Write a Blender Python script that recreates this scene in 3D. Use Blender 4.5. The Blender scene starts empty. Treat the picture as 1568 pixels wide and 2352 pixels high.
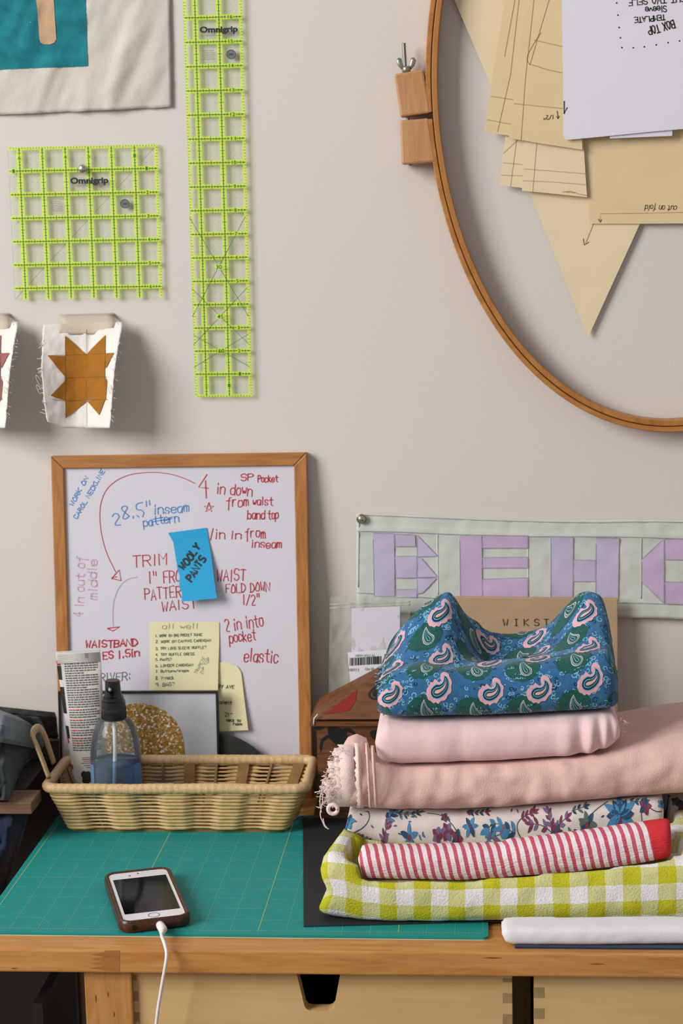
import bpy, math, random
import numpy as np
from math import sin, cos, pi, radians, sqrt, atan2, exp
from mathutils import Vector, Matrix, noise
from mathutils.geometry import delaunay_2d_cdt
from mathutils.bvhtree import BVHTree

rnd = random.Random(11)
scn = bpy.context.scene
COL = scn.collection

# ---------------------------------------------------------------- camera
CAM = Vector((0.0551, -1.93194, 0.63222))
F_PX, PITCH, YAW, ROLL = 4048.4, 0.161365, 0.07796, -0.023544
_f = Vector((-sin(YAW) * cos(PITCH), cos(YAW) * cos(PITCH), -sin(PITCH)))
_r = Vector((cos(YAW), sin(YAW), 0))
_u = _r.cross(_f)
AX_R = _r * cos(ROLL) + _u * sin(ROLL)
AX_U = _u * cos(ROLL) - _r * sin(ROLL)
AX_F = _f
cd = bpy.data.cameras.new('camera')
cd.sensor_fit = 'VERTICAL'
cd.sensor_height = 36.0
cd.lens = 36.0 * F_PX / 2352.0
cd.clip_start = 0.01
cam = bpy.data.objects.new('camera', cd)
COL.objects.link(cam)
mw = Matrix((AX_R, AX_U, -AX_F)).transposed().to_4x4()
mw.translation = CAM
cam.matrix_world = mw
cd.dof.use_dof = True
cd.dof.focus_distance = 1.68
cd.dof.aperture_fstop = 11
scn.camera = cam

# ---------------------------------------------------------------- world, window light, exposure
wd = bpy.data.worlds.new('world')
scn.world = wd
wd.use_nodes = True
wd.node_tree.nodes['Background'].inputs[0].default_value = (1.0, 0.985, 0.975, 1)
wd.node_tree.nodes['Background'].inputs[1].default_value = 0.33
ld = bpy.data.lights.new('window_daylight', 'AREA')
ld.shape = 'RECTANGLE'
ld.size, ld.size_y = 1.8, 2.2
ld.energy = 184
ld.color = (1.0, 0.98, 0.955)
lo = bpy.data.objects.new('window_daylight', ld)
COL.objects.link(lo)
lo.location = (-3.15, -2.46, 2.05)
lo.rotation_euler = (Vector((0.0, -0.12, 0.30)) - lo.location).to_track_quat('-Z', 'Y').to_euler()
vs = scn.view_settings
scn.display_settings.display_device = 'sRGB'
vs.view_transform = 'Standard'
vs.look = 'None'
vs.gamma = 1.0
vs.use_curve_mapping = False
vs.exposure = 0.0
scn.cycles.max_bounces = 10
scn.cycles.transparent_max_bounces = 24
scn.cycles.caustics_refractive = False
scn.cycles.caustics_reflective = False


# ---------------------------------------------------------------- unprojection: a photo position on a plane at its real distance
def ray(u, v):
    return (AX_R * ((u - 784) / F_PX) - AX_U * ((v - 1176) / F_PX) + AX_F)


def W(u, v, y=0.0):
    d = ray(u, v)
    return CAM + d * ((y - CAM.y) / d.y)


def T(u, v, z=0.0):
    d = ray(u, v)
    return CAM + d * ((z - CAM.z) / d.z)


def PL(u, v, p0, n):
    d = ray(u, v)
    return CAM + d * ((p0 - CAM).dot(n) / d.dot(n))


# ---------------------------------------------------------------- mesh builder
class MB:
    def __init__(s):
        s.v, s.f, s.m, s.uv, s.sm = [], [], [], [], []

    def add(s, vs_, fs, mat=0, smooth=False, uvs=None):
        b = len(s.v)
        s.v += [Vector(p) for p in vs_]
        s.uv += list(uvs) if uvs else [(0, 0)] * len(vs_)
        for f in fs:
            s.f.append([b + i for i in f])
            s.m.append(mat)
            s.sm.append(smooth)

    def box(s, c, d, mat=0, rot=None, bev=0.0):
        c = Vector(c)
        x, y, z = d[0] / 2, d[1] / 2, d[2] / 2
        if bev <= 0:
            vs_ = [Vector((sx * x, sy * y, sz * z)) for sz in (-1, 1) for sy in (-1, 1) for sx in (-1, 1)]
            fs = [(0, 2, 3, 1), (4, 5, 7, 6), (0, 1, 5, 4), (2, 6, 7, 3), (0, 4, 6, 2), (1, 3, 7, 5)]
        else:
            import bmesh
            bm = bmesh.new()
            bmesh.ops.create_cube(bm, size=1)
            for q in bm.verts:
                q.co = Vector((q.co.x * 2 * x, q.co.y * 2 * y, q.co.z * 2 * z))
            bmesh.ops.bevel(bm, geom=bm.edges[:], offset=bev, segments=2, profile=.6, affect='EDGES')
            bm.verts.index_update()
            vs_ = [q.co.copy() for q in bm.verts]
            fs = [[q.index for q in f.verts] for f in bm.faces]
            bm.free()
        if rot is not None:
            vs_ = [rot @ p for p in vs_]
        s.add([c + p for p in vs_], fs, mat)

    def prism(s, poly, ext, mat=0, smooth=False):
        """poly: 3D points (planar outline); ext: extrusion vector"""
        n = len(poly)
        ext = Vector(ext)
        a = [Vector(p) for p in poly]
        nn = Vector((0, 0, 0))
        for i in range(n):
            nn += a[i].cross(a[(i + 1) % n])
        if nn.dot(ext) > 0:
            a.reverse()
        b = [p + ext for p in a]
        s.add(a + b, [list(range(n)), list(range(2 * n - 1, n - 1, -1))], mat)
        k = len(s.v) - 2 * n
        for i in range(n):
            j = (i + 1) % n
            s.f.append([k + i, k + n + i, k + n + j, k + j])
            s.m.append(mat)
            s.sm.append(smooth)

    def tube(s, pts, r, n=8, mat=0, cap=True, closed=False, flat=1.0, up=None):
        pts = [Vector(p) for p in pts]
        m = len(pts)
        rs = r if isinstance(r, (list, tuple)) else [r] * m
        vs_ = []
        prev = None
        for i, p in enumerate(pts):
            if closed:
                t = pts[(i + 1) % m] - pts[i - 1]
            else:
                t = pts[min(i + 1, m - 1)] - pts[max(i - 1, 0)]
            if t.length < 1e-9:
                t = Vector((0, 0, 1))
            t.normalize()
            if prev is None:
                a = Vector(up) if up is not None else (Vector((0, 0, 1)) if abs(t.z) < .9 else Vector((1, 0, 0)))
            else:
                a = prev
            a = a - t * a.dot(t)
            if a.length < 1e-6:
                a = Vector((1, 0, 0)) - t * t.x
            a.normalize()
            prev = a
            b = t.cross(a)
            for k in range(n):
                an = 2 * pi * k / n
                vs_.append(p + a * cos(an) * rs[i] * flat + b * sin(an) * rs[i])
        fs = []
        for i in range(m if closed else m - 1):
            j = (i + 1) % m
            for k in range(n):
                l = (k + 1) % n
                fs.append((i * n + k, i * n + l, j * n + l, j * n + k))
        if cap and not closed:
            fs.append(tuple(range(n - 1, -1, -1)))
            fs.append(tuple((m - 1) * n + k for k in range(n)))
        s.add(vs_, fs, mat, True)

    def lathe(s, prof, c, n=32, mat=0, smooth=True):
        c = Vector(c)
        vs_, fs = [], []
        m = len(prof)
        for r, z in prof:
            for k in range(n):
                a = 2 * pi * k / n
                vs_.append(c + Vector((r * cos(a), r * sin(a), z)))
        for i in range(m - 1):
            for k in range(n):
                l = (k + 1) % n
                fs.append((i * n + k, i * n + l, (i + 1) * n + l, (i + 1) * n + k))
        if prof[0][0] > 1e-5:
            fs.append(tuple(range(n - 1, -1, -1)))
        if prof[-1][0] > 1e-5:
            fs.append(tuple((m - 1) * n + k for k in range(n)))
        s.add(vs_, fs, mat, smooth)

    def grid(s, P, mat=0, smooth=True, uv=None, wrap=False):
        nu, nv = len(P), len(P[0])
        vs_ = [p for row in P for p in row]
        uvs = [q for row in uv for q in row] if uv else None
        fs = []
        for i in range(nu - 1):
            for j in range(nv if wrap else nv - 1):
                k = (j + 1) % nv
                fs.append((i * nv + j, (i + 1) * nv + j, (i + 1) * nv + k, i * nv + k))
        s.add(vs_, fs, mat, smooth, uvs)

    def build(s, name, mats, parent=None, origin=None, solid=0.0, bevel=0.0, soff=-1):
        me = bpy.data.meshes.new(name)
        if parent is not None:
            off = wloc(parent)
        elif origin is not None:
            off = Vector(origin)
        else:
            n = len(s.v)
            off = Vector((sum(p.x for p in s.v) / n, sum(p.y for p in s.v) / n, min(p.z for p in s.v)))
        me.from_pydata([tuple(p - off) for p in s.v], [], s.f)
        uvl = me.uv_layers.new(name='UVMap')
        li = np.empty(len(me.loops), dtype=np.int32)
        me.loops.foreach_get('vertex_index', li)
        uvl.data.foreach_set('uv', np.array(s.uv, dtype=np.float32)[li].ravel())
        me.polygons.foreach_set('material_index', s.m)
        me.polygons.foreach_set('use_smooth', s.sm)
        for m in (mats if isinstance(mats, (list, tuple)) else [mats]):
            me.materials.append(m)
        me.update()
        o = bpy.data.objects.new(name, me)
        COL.objects.link(o)
        if parent is not None:
            o.parent = parent
        else:
            o.location = off
        if solid:
            md = o.modifiers.new('thickness', 'SOLIDIFY')
            md.thickness = solid
            md.offset = soff
        if bevel:
            md = o.modifiers.new('bevel', 'BEVEL')
            md.width = bevel
            md.segments = 2
            md.limit_method = 'ANGLE'
        return o


def wloc(o):
    v = Vector((0, 0, 0))
    while o is not None:
        v += o.location
        o = o.parent
    return v


def tag(o, label, cat, group=None):
    o['label'] = label
    o['category'] = cat
    if group:
        o['group'] = group
    return o


def thing(name, loc, label, cat, group=None):
    o = bpy.data.objects.new(name, None)
    o.empty_display_size = 0.02
    o.location = loc
    COL.objects.link(o)
    return tag(o, label, cat, group)


def struct(o):
    o['kind'] = 'structure'
    return o


# ---------------------------------------------------------------- materials
def lin(h):
    h = h.lstrip('#')
    c = [int(h[i:i + 2], 16) / 255 for i in (0, 2, 4)]
    return tuple(((x + .055) / 1.055) ** 2.4 if x > .04045 else x / 12.92 for x in c) + (1,)


def base(name):
    m = bpy.data.materials.new(name)
    m.use_nodes = True
    nt = m.node_tree
    return m, nt, nt.nodes['Principled BSDF']


def N(nt, typ, **kw):
    n = nt.nodes.new(typ)
    for k, v in kw.items():
        setattr(n, k, v)
    return n


def plain(name, col, rough=.55, metal=0., spec=.5, vary=.0, vscale=30, bump=0., bscale=400):
    m, nt, b = base(name)
    b.inputs['Base Color'].default_value = lin(col)
    b.inputs['Roughness'].default_value = rough
    b.inputs['Metallic'].default_value = metal
    b.inputs['Specular IOR Level'].default_value = spec
    tc = N(nt, 'ShaderNodeTexCoord')
    if vary:
        nz = N(nt, 'ShaderNodeTexNoise')
        nz.inputs['Scale'].default_value = vscale
        nz.inputs['Detail'].default_value = 5
        nt.links.new(tc.outputs['Object'], nz.inputs['Vector'])
        mr = N(nt, 'ShaderNodeMapRange')
        mr.inputs[1].default_value, mr.inputs[2].default_value = .3, .7
        mr.inputs[3].default_value, mr.inputs[4].default_value = 1 - vary, 1 + vary
        nt.links.new(nz.outputs['Fac'], mr.inputs[0])
        mx = N(nt, 'ShaderNodeVectorMath', operation='SCALE')
        mx.inputs[0].default_value = lin(col)[:3]
        nt.links.new(mr.outputs[0], mx.inputs['Scale'])
        nt.links.new(mx.outputs[0], b.inputs['Base Color'])
    if bump:
        n2 = N(nt, 'ShaderNodeTexNoise')
        n2.inputs['Scale'].default_value = bscale
        n2.inputs['Detail'].default_value = 3
        nt.links.new(tc.outputs['Object'], n2.inputs['Vector'])
        bp = N(nt, 'ShaderNodeBump')
        bp.inputs['Strength'].default_value = bump
        bp.inputs['Distance'].default_value = .001
        nt.links.new(n2.outputs['Fac'], bp.inputs['Height'])
        nt.links.new(bp.outputs[0], b.inputs['Normal'])
    return m


def fabric(name, col, rough=.95, vary=.06, vscale=60, bump=.35, bscale=900, sheen=.15):
    m = plain(name, col, rough, 0, .2, vary, vscale, bump, bscale)
    b = m.node_tree.nodes['Principled BSDF']
    b.inputs['Sheen Weight'].default_value = sheen
    b.inputs['Sheen Roughness'].default_value = .5
    return m


def wood(name, c1, c2, axis='X', scale=1., rough=.5, ring=18., bump=.05, lo=.3, hi=.7):
    m, nt, b = base(name)
    tc = N(nt, 'ShaderNodeTexCoord')
    mp = N(nt, 'ShaderNodeMapping')
    st = {'X': (1.2, 14, 14), 'Y': (14, 1.2, 14), 'Z': (14, 14, 1.2)}[axis]
    mp.inputs['Scale'].default_value = [q * scale for q in st]
    nt.links.new(tc.outputs['Object'], mp.inputs['Vector'])
    nz = N(nt, 'ShaderNodeTexNoise')
    nz.inputs['Scale'].default_value = ring
    nz.inputs['Detail'].default_value = 6
    nz.inputs['Roughness'].default_value = .6
    nz.inputs['Distortion'].default_value = .6
    nt.links.new(mp.outputs[0], nz.inputs['Vector'])
    cr = N(nt, 'ShaderNodeValToRGB')
    cr.color_ramp.elements[0].position = lo
    cr.color_ramp.elements[0].color = lin(c1)
    cr.color_ramp.elements[1].position = hi
    cr.color_ramp.elements[1].color = lin(c2)
    nt.links.new(nz.outputs['Fac'], cr.inputs[0])
    nt.links.new(cr.outputs[0], b.inputs['Base Color'])
    b.inputs['Roughness'].default_value = rough
    bp = N(nt, 'ShaderNodeBump')
    bp.inputs['Strength'].default_value = bump
    bp.inputs['Distance'].default_value = .0005
    nt.links.new(nz.outputs['Fac'], bp.inputs['Height'])
    nt.links.new(bp.outputs[0], b.inputs['Normal'])
    return m


def clear(name, tint, gloss=.12, alpha_col=None, alpha=0., rough=.05, bump=0., bscale=30):
    """thin clear plastic / glass: transparent mixed with a fresnel gloss, optionally a diffuse film"""
    m = bpy.data.materials.new(name)
    m.use_nodes = True
    nt = m.node_tree
    nt.nodes.remove(nt.nodes['Principled BSDF'])
    out = nt.nodes['Material Output']
    tr = N(nt, 'ShaderNodeBsdfTransparent')
    tr.inputs[0].default_value = lin(tint)
    gl = N(nt, 'ShaderNodeBsdfGlossy')
    gl.inputs['Roughness'].default_value = rough
    lw = N(nt, 'ShaderNodeLayerWeight')
    lw.inputs[0].default_value = gloss
    mx = N(nt, 'ShaderNodeMixShader')
    nt.links.new(lw.outputs['Fresnel'], mx.inputs[0])
    nt.links.new(tr.outputs[0], mx.inputs[1])
    nt.links.new(gl.outputs[0], mx.inputs[2])
    last = mx
    if bump:
        tc = N(nt, 'ShaderNodeTexCoord')
        nz = N(nt, 'ShaderNodeTexNoise')
        nz.inputs['Scale'].default_value = bscale
        nz.inputs['Detail'].default_value = 4
        nt.links.new(tc.outputs['Object'], nz.inputs['Vector'])
        bp = N(nt, 'ShaderNodeBump')
        bp.inputs['Strength'].default_value = bump
        bp.inputs['Distance'].default_value = .004
        nt.links.new(nz.outputs['Fac'], bp.inputs['Height'])
        nt.links.new(bp.outputs[0], gl.inputs['Normal'])
        nt.links.new(bp.outputs[0], lw.inputs['Normal'])
    if alpha:
        df = N(nt, 'ShaderNodeBsdfDiffuse')
        df.inputs[0].default_value = lin(alpha_col)
        m2 = N(nt, 'ShaderNodeMixShader')
        m2.inputs[0].default_value = alpha
        nt.links.new(mx.outputs[0], m2.inputs[1])
        nt.links.new(df.outputs[0], m2.inputs[2])
        last = m2
    nt.links.new(last.outputs[0], out.inputs['Surface'])
    return m


def math_node(nt, op, a, b=None, c=None):
    n = N(nt, 'ShaderNodeMath', operation=op)
    for i, q in enumerate((a, b, c)):
        if q is None:
            continue
        if isinstance(q, (int, float)):
            n.inputs[i].default_value = q
        else:
            nt.links.new(q, n.inputs[i])
    return n.outputs[0]


def uv_xy(nt):
    tc = N(nt, 'ShaderNodeTexCoord')
    sp = N(nt, 'ShaderNodeSeparateXYZ')
    nt.links.new(tc.outputs['UV'], sp.inputs[0])
    return tc, sp.outputs[0], sp.outputs[1]


def mixc(nt, fac, a, b):
    n = N(nt, 'ShaderNodeMix', data_type='RGBA')
    nt.links.new(fac, n.inputs[0])
    for i, q in ((6, a), (7, b)):
        if isinstance(q, str):
            n.inputs[i].default_value = lin(q)
        else:
            nt.links.new(q, n.inputs[i])
    return n.outputs[2]


def add_bump(nt, b, h, s=.4, d=.001):
    bp = N(nt, 'ShaderNodeBump')
    bp.inputs['Strength'].default_value = s
    bp.inputs['Distance'].default_value = d
    nt.links.new(h, bp.inputs['Height'])
    nt.links.new(bp.outputs[0], b.inputs['Normal'])


# ---------------------------------------------------------------- flat marks, prints, handwriting
class Flat:
    """a flat surface: metric coordinates (a, b) -> point, normal"""

    def __init__(s, o, ex, ey):
        s.o, s.ex, s.ey = Vector(o), Vector(ex).normalized(), Vector(ey).normalized()
        s.n = s.ex.cross(s.ey)
        s.flat = True

    def at(s, a, b):
        return s.o + s.ex * a + s.ey * b, s.n

    def px(s, u, v):
        q = PL(u, v, s.o, s.n) - s.o
        return (q.dot(s.ex), q.dot(s.ey))


class Surf:
    """a sampled surface: metric coordinates (a, b) -> point, normal"""
    flat = False

    def __init__(s, P, la, lb, flip=1):
        s.P, s.la, s.lb, s.nu, s.nv, s.flip = P, la, lb, len(P), len(P[0]), flip

    def pt(s, a, b):
        x = min(max(a / s.la, 0), .99999) * (s.nu - 1)
        y = min(max(b / s.lb, 0), .99999) * (s.nv - 1)
        i, j = int(x), int(y)
        x -= i
        y -= j
        P = s.P
        return (P[i][j] * (1 - x) + P[i + 1][j] * x) * (1 - y) + (P[i][j + 1] * (1 - x) + P[i + 1][j + 1] * x) * y

    def at(s, a, b):
        e = .0015
        p = s.pt(a, b)
        n = (s.pt(a + e, b) - s.pt(a - e, b)).cross(s.pt(a, b + e) - s.pt(a, b - e))
        n = n.normalized() * s.flip if n.length > 0 else Vector((0, -1, 0))
        return p, n


def inside(p, poly):
    x, y = p
    c = False
    n = len(poly)
    for i in range(n):
        x1, y1 = poly[i]
        x2, y2 = poly[i - 1]
        if (y1 > y) != (y2 > y) and x < (x2 - x1) * (y - y1) / (y2 - y1) + x1:
            c = not c
    return c


def stamp(mb, S, poly, mat=0, off=.0002, step=None):
    """a filled flat print on a surface"""
    pts = [Vector(p) for p in poly]
    if step:
        q = []
        for i in range(len(pts)):
            a, b = pts[i], pts[(i + 1) % len(pts)]
            k = max(1, int((b - a).length / step + .5))
            q += [a.lerp(b, t / k) for t in range(k)]
        pts = q
    n = len(pts)
    if n < 3:
        return
    pl = [(p.x, p.y) for p in pts]
    vv = list(pts)
    if step:
        xs, ys = [p.x for p in pts], [p.y for p in pts]
        x = min(xs) + step / 2
        while x < max(xs):
            y = min(ys) + step / 2
            while y < max(ys):
                if inside((x, y), pl):
                    vv.append(Vector((x, y)))
                y += step
            x += step
    o = delaunay_2d_cdt(vv, [], [list(range(n))], 1, 1e-7)
    P = []
    for p in o[0]:
        a, nn = S.at(p.x, p.y)
        P.append(a + nn * off)
    fs = [list(f) for f in o[2]]
    if not fs:
        return
    f = fs[0]
    nn = (P[f[1]] - P[f[0]]).cross(P[f[2]] - P[f[0]])
    c = o[0][f[0]]
    if nn.dot(S.at(c.x, c.y)[1]) < 0:
        fs = [x[::-1] for x in fs]
    mb.add(P, fs, mat, not S.flat)


def rib(mb, S, pts, w, mat=0, off=.0002, nac=2, rnd_cap=False):
    """a ribbon (pen stroke, stem, petal) on a surface; w: width or list of widths"""
    pts = [Vector(p) for p in pts]
    m = len(pts)
    if m < 2:
        return
    ws = w if isinstance(w, (list, tuple)) else [w] * m
    P = []
    for i, p in enumerate(pts):
        t = pts[min(i + 1, m - 1)] - pts[max(i - 1, 0)]
        if t.length < 1e-9:
            t = Vector((1, 0))
        t.normalize()
        if i == 0 and rnd_cap:
            p = p - t * ws[0] * .4
        if i == m - 1 and rnd_cap:
            p = p + t * ws[-1] * .4
        sd = Vector((-t.y, t.x))
        for k in range(nac):
            q = p + sd * ws[i] * (k / (nac - 1) - .5)
            a, nn = S.at(q.x, q.y)
            P.append(a + nn * off)
    fs = []
    for i in range(m - 1):
        for k in range(nac - 1):
            fs.append((i * nac + k + 1, i * nac + k, (i + 1) * nac + k, (i + 1) * nac + k + 1))
    mb.add(P, fs, mat, not S.flat)


def chaikin(pts, n=2):
    for _ in range(n):
        if len(pts) < 3:
            return pts
        q = [pts[0]]
        for a, b in zip(pts, pts[1:]):
            q.append((a[0] * .75 + b[0] * .25, a[1] * .75 + b[1] * .25))
            q.append((a[0] * .25 + b[0] * .75, a[1] * .25 + b[1] * .75))
        q.append(pts[-1])
        pts = q
    return pts


GL = {
    'A': '022842 1434', 'B': '0208 083847463505 3544433202', 'C': '47381807031232 3243', 'D': '0208 08284644 2202 4422',
    'E': '48080242 0535', 'F': '480802 0535', 'G': '473818070312324345 4525', 'H': '0802 4842 0545', 'I': '2822',
    'J': '3833221203', 'K': '0802 480542', 'L': '080242', 'M': '0208254842', 'N': '02084248', 'O': '2817040312324346372 8'.replace(' ', ''),
    'P': '0208 083847463505', 'Q': '28170403123243463728 2442', 'R': '0208 083847463505 2542', 'S': '473818070615354443321203',
    'T': '0848 2822', 'U': '080312324348', 'V': '082248', 'W': '0812263248', 'X': '0842 4802', 'Y': '0825 482522', 'Z': '08480242',
    '0': '28170403123243463728', '1': '2822', '2': '0718384746 460242', '3': '071838474625 254443321203', '4': '380444 3832',
    '5': '48080535444332 1203', '6': '381704031232434435 05', '7': '084812', '8': '25071838472503123243 4325', '9': '463515060718384742',
    'a': '36160503123245 4642', 'b': '0802 051636454332 3203', 'c': '453616050312 123243', 'd': '4842 453616050312 123243',
    'e': '044445361605 0503123243', 'f': '48382720 0636', 'g': '46160504133344 46413010', 'h': '0802 05163645 4542', 'i': '2622 2827',
    'j': '262110 2827', 'k': '0802 360433 1442', 'l': '2822', 'm': '0602 0516262522 2536454 2'.replace('454 2', '4542'), 'n': '0602 05163645 4542',
    'o': '1605031232434536 3616', 'p': '0600 05163645 4543321203', 'q': '4640 36160503123243', 'r': '0602 041636', 's': '4536160514344332 1203',
    't': '28233242 0646', 'u': '0603123243 4642', 'v': '062246', 'w': '0612253246', 'x': '0642 4602', 'y': '0624 4610', 'z': '06460242',
    '"': '1816 3836', '.': '2223', ':': '2324 2627', '/': '0248', '?': '0718384745 252 4'.replace('252 4', '2524') + ' 2223', '-': '0535', "'": '2826',
}


def glyphs(text, u0, v0, cap, ang=0, wf=1., adv=5.3, slant=0., jit=.12, seed=0):
    """single-stroke handwriting as polylines in photo px (baseline start u0,v0; cap height px; angle ccw)"""
    r = random.Random(seed * 77 + len(text))
    s = cap / 6.0
    ca, sa = cos(radians(ang)), sin(radians(ang))
    out = []
    x0 = 0.
    for ch in text:
        if ch == ' ':
            x0 += adv * .75
            continue
        g = GL.get(ch)
        nar = ch in "Iil1.:'j"
        if g:
            dy = r.uniform(-1, 1) * jit * 2
            for st in g.split():
                pl = []
                for k in range(0, len(st) - 1, 2):
                    x = float(st[k]) - (1.2 if nar else 0) + r.uniform(-jit, jit)
                    y = float(st[k + 1]) - 2 + dy + r.uniform(-jit, jit)
                    x = x0 + x + slant * y
                    X, Y = x * wf * s, y * s
                    pl.append((u0 + X * ca - Y * sa, v0 - X * sa - Y * ca))
                out.append(chaikin(pl, 2) if ch not in 'ELFTHKMNVWXZAI' else pl)
        x0 += adv * (.62 if nar else 1)
    return out


def write(mb, S, text, u, v, cap, ang=0, w=.0011, mat=0, off=.0003, width=None, **kw):
    """handwriting on flat surface S starting at photo px (u,v)"""
    if width:
        gs = glyphs(text, 0, 0, cap, 0, **kw)
        mxx = max(p[0] for q in gs for p in q)
        kw['wf'] = width / mxx
    for pl in glyphs(text, u, v, cap, ang, **kw):
        rib(mb, S, [S.px(*p) for p in pl], w, mat, off, 2, True)


def pline(mb, S, px, w, mat=0, off=.0003, smooth=0):
    if smooth:
        px = chaikin(px, smooth)
    rib(mb, S, [S.px(*p) for p in px], w, mat, off)


def pfill(mb, S, px, mat=0, off=.0003):
    stamp(mb, S, [S.px(*p) for p in px], mat, off)


_dg = None


def printed(mb, S, text, quad, mat=0, off=.0003, bold=.0, spacing=1.):
    """set type: text stretched into a rectangle (a0,b0,a1,b1) of a flat surface"""
    cu = bpy.data.curves.new('type', 'FONT')
    cu.body = text
    cu.size = 1.
    cu.offset = bold
    cu.space_character = spacing
    cu.resolution_u = 3
    o = bpy.data.objects.new('type', cu)
    COL.objects.link(o)
    bpy.context.view_layer.update()
    ev = o.evaluated_get(bpy.context.evaluated_depsgraph_get())
    me = ev.to_mesh()
    vv = [p.co.copy() for p in me.vertices]
    ff = [list(p.vertices) for p in me.polygons]
    ev.to_mesh_clear()
    bpy.data.objects.remove(o)
    bpy.data.curves.remove(cu)
    x0, x1 = min(p.x for p in vv), max(p.x for p in vv)
    y0, y1 = min(p.y for p in vv), max(p.y for p in vv)
    a0, b0, a1, b1 = quad
    P = []
    for p in vv:
        a = a0 + (p.x - x0) / (x1 - x0) * (a1 - a0)
        b = b0 + (p.y - y0) / (y1 - y0) * (b1 - b0)
        q, n = S.at(a, b)
        P.append(q + n * off)
    f = ff[0]
    if (P[f[1]] - P[f[0]]).cross(P[f[2]] - P[f[0]]).dot(S.at(a0, b0)[1]) < 0:
        ff = [x[::-1] for x in ff]
    mb.add(P, ff, mat)


def fbm(x, y, z=0., o=3):
    return noise.fractal(Vector((x, y, z)), .8, 2.1, o)


# ================================================================ SETTING
m_wall = plain('wall_paint', '#dad4cf', .85, 0, .25, .012, 3, .12, 350)
m_floor = wood('floor_boards', '#5a3d26', '#7a5636', 'X', .3)
b = MB()
b.box((0.2, 0.05, 0.64), (5.2, 0.1, 2.72), 0)
struct(b.build('wall_back', m_wall))
b = MB()
b.box((0.2, -1.2, -0.74), (5.2, 2.4, 0.04), 0)
struct(b.build('floor', m_floor))

# ================================================================ DESK
m_top = wood('desk_top_wood', '#b3763a', '#cb9556', 'X', .8, .42, 16, .04)
m_edge = wood('desk_edge_wood', '#b0733a', '#c58c50', 'X', .8, .5, 14, .05)
m_leg = wood('desk_leg_wood', '#ab733a', '#c38f52', 'Z', .9, .5, 14, .05)
m_birch = wood('drawer_birch', '#c39f68', '#d6b681', 'X', .35, .55, 9, .04)
m_endgrain = plain('end_grain', '#9d8058', .7, 0, .3, .1, 90)
m_dark = wood('shade_dark_wood', '#0d0a08', '#17120e', 'Z', .6, .6)  # near-black colour stands in for shade inside drawers, under the desk and shelf
m_gap = plain('black_recess', '#070605', .9)

YF = -0.466
desk = thing('desk', (0.27, -0.24, -0.72), 'wooden workbench desk carrying the green cutting mat, basket and fabric stack', 'desk')
b = MB()
b.box((0.2972, -0.243, -0.0108), (1.4076, 0.446, 0.0216), 0, None, .0018)
# finger joint in the front edge
S = Flat((0, YF, 0), (1, 0, 0), (0, 0, 1))
for (u0, u1) in ((207, 240), (560, 575)):
    px = [(u1 + 35, 2183), (u1, 2183)]
    for k in range(9):
        px.append((u0 if k % 2 else u1, 2187 + k * 5.2))
    px += [(u1 + 35, 2231)]
    if u0 < 500:
        pfill(b, S, px, 1, .0002)
for (u, v, w) in ((32, 2224, 8), (560, 2238, 18), (1130, 2200, 26), (1370, 2214, 20)):
    pfill(b, S, [(u - w, v), (u, v - 1.6), (u + w, v), (u, v + 1.2)], 2, .0003)
b.build('tabletop', [m_top, wood('finger_joint_wood', '#9c612c', '#b0743a', 'X', .8), plain('wood_pore', '#6b4422', .8)], desk)
for (x0, x1, y0, y1, nm) in ((-.302, -.2588, -.458, -.40, 'leg'), (.93, .975, -.458, -.40, 'leg'), (-.302, -.2588, -.10, -.045, 'leg'),
                             (.93, .975, -.10, -.045, 'leg')):
    b = MB()
    b.box(((x0 + x1) / 2, (y0 + y1) / 2, -.3708), (x1 - x0, y1 - y0, .6984), 0, None, .0015)
    if y0 < -.4 and x0 < 0:
        S2 = Flat((0, y0, 0), (1, 0, 0), (0, 0, 1))
        for (u, v, h) in ((220, 2294, 11), (248, 2284, 8), (262, 2330, 7)):
            pfill(b, S2, [(u - 1.2, v), (u, v - h), (u + 1.2, v), (u, v + h)], 1, .0003)
    b.build(nm, [m_leg, plain('leg_pore', '#6b4422', .8)], desk)
b = MB()
b.box((.0905, -.375, -.20), (.0175, .05, .355), 0, None, .001)
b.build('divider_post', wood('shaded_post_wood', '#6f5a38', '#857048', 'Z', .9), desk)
b = MB()
b.box((.33, -.235, -.385), (1.17, .36, .014), 0)
b.box((-.2465, -.23, -.2), (.006, .34, .355), 0)
b.box((.90, -.23, -.2), (.006, .34, .355), 0)
b.box((.33, -.06, -.2), (1.17, .012, .355), 0)
b.build('drawer_housing', m_dark, desk)


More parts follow.
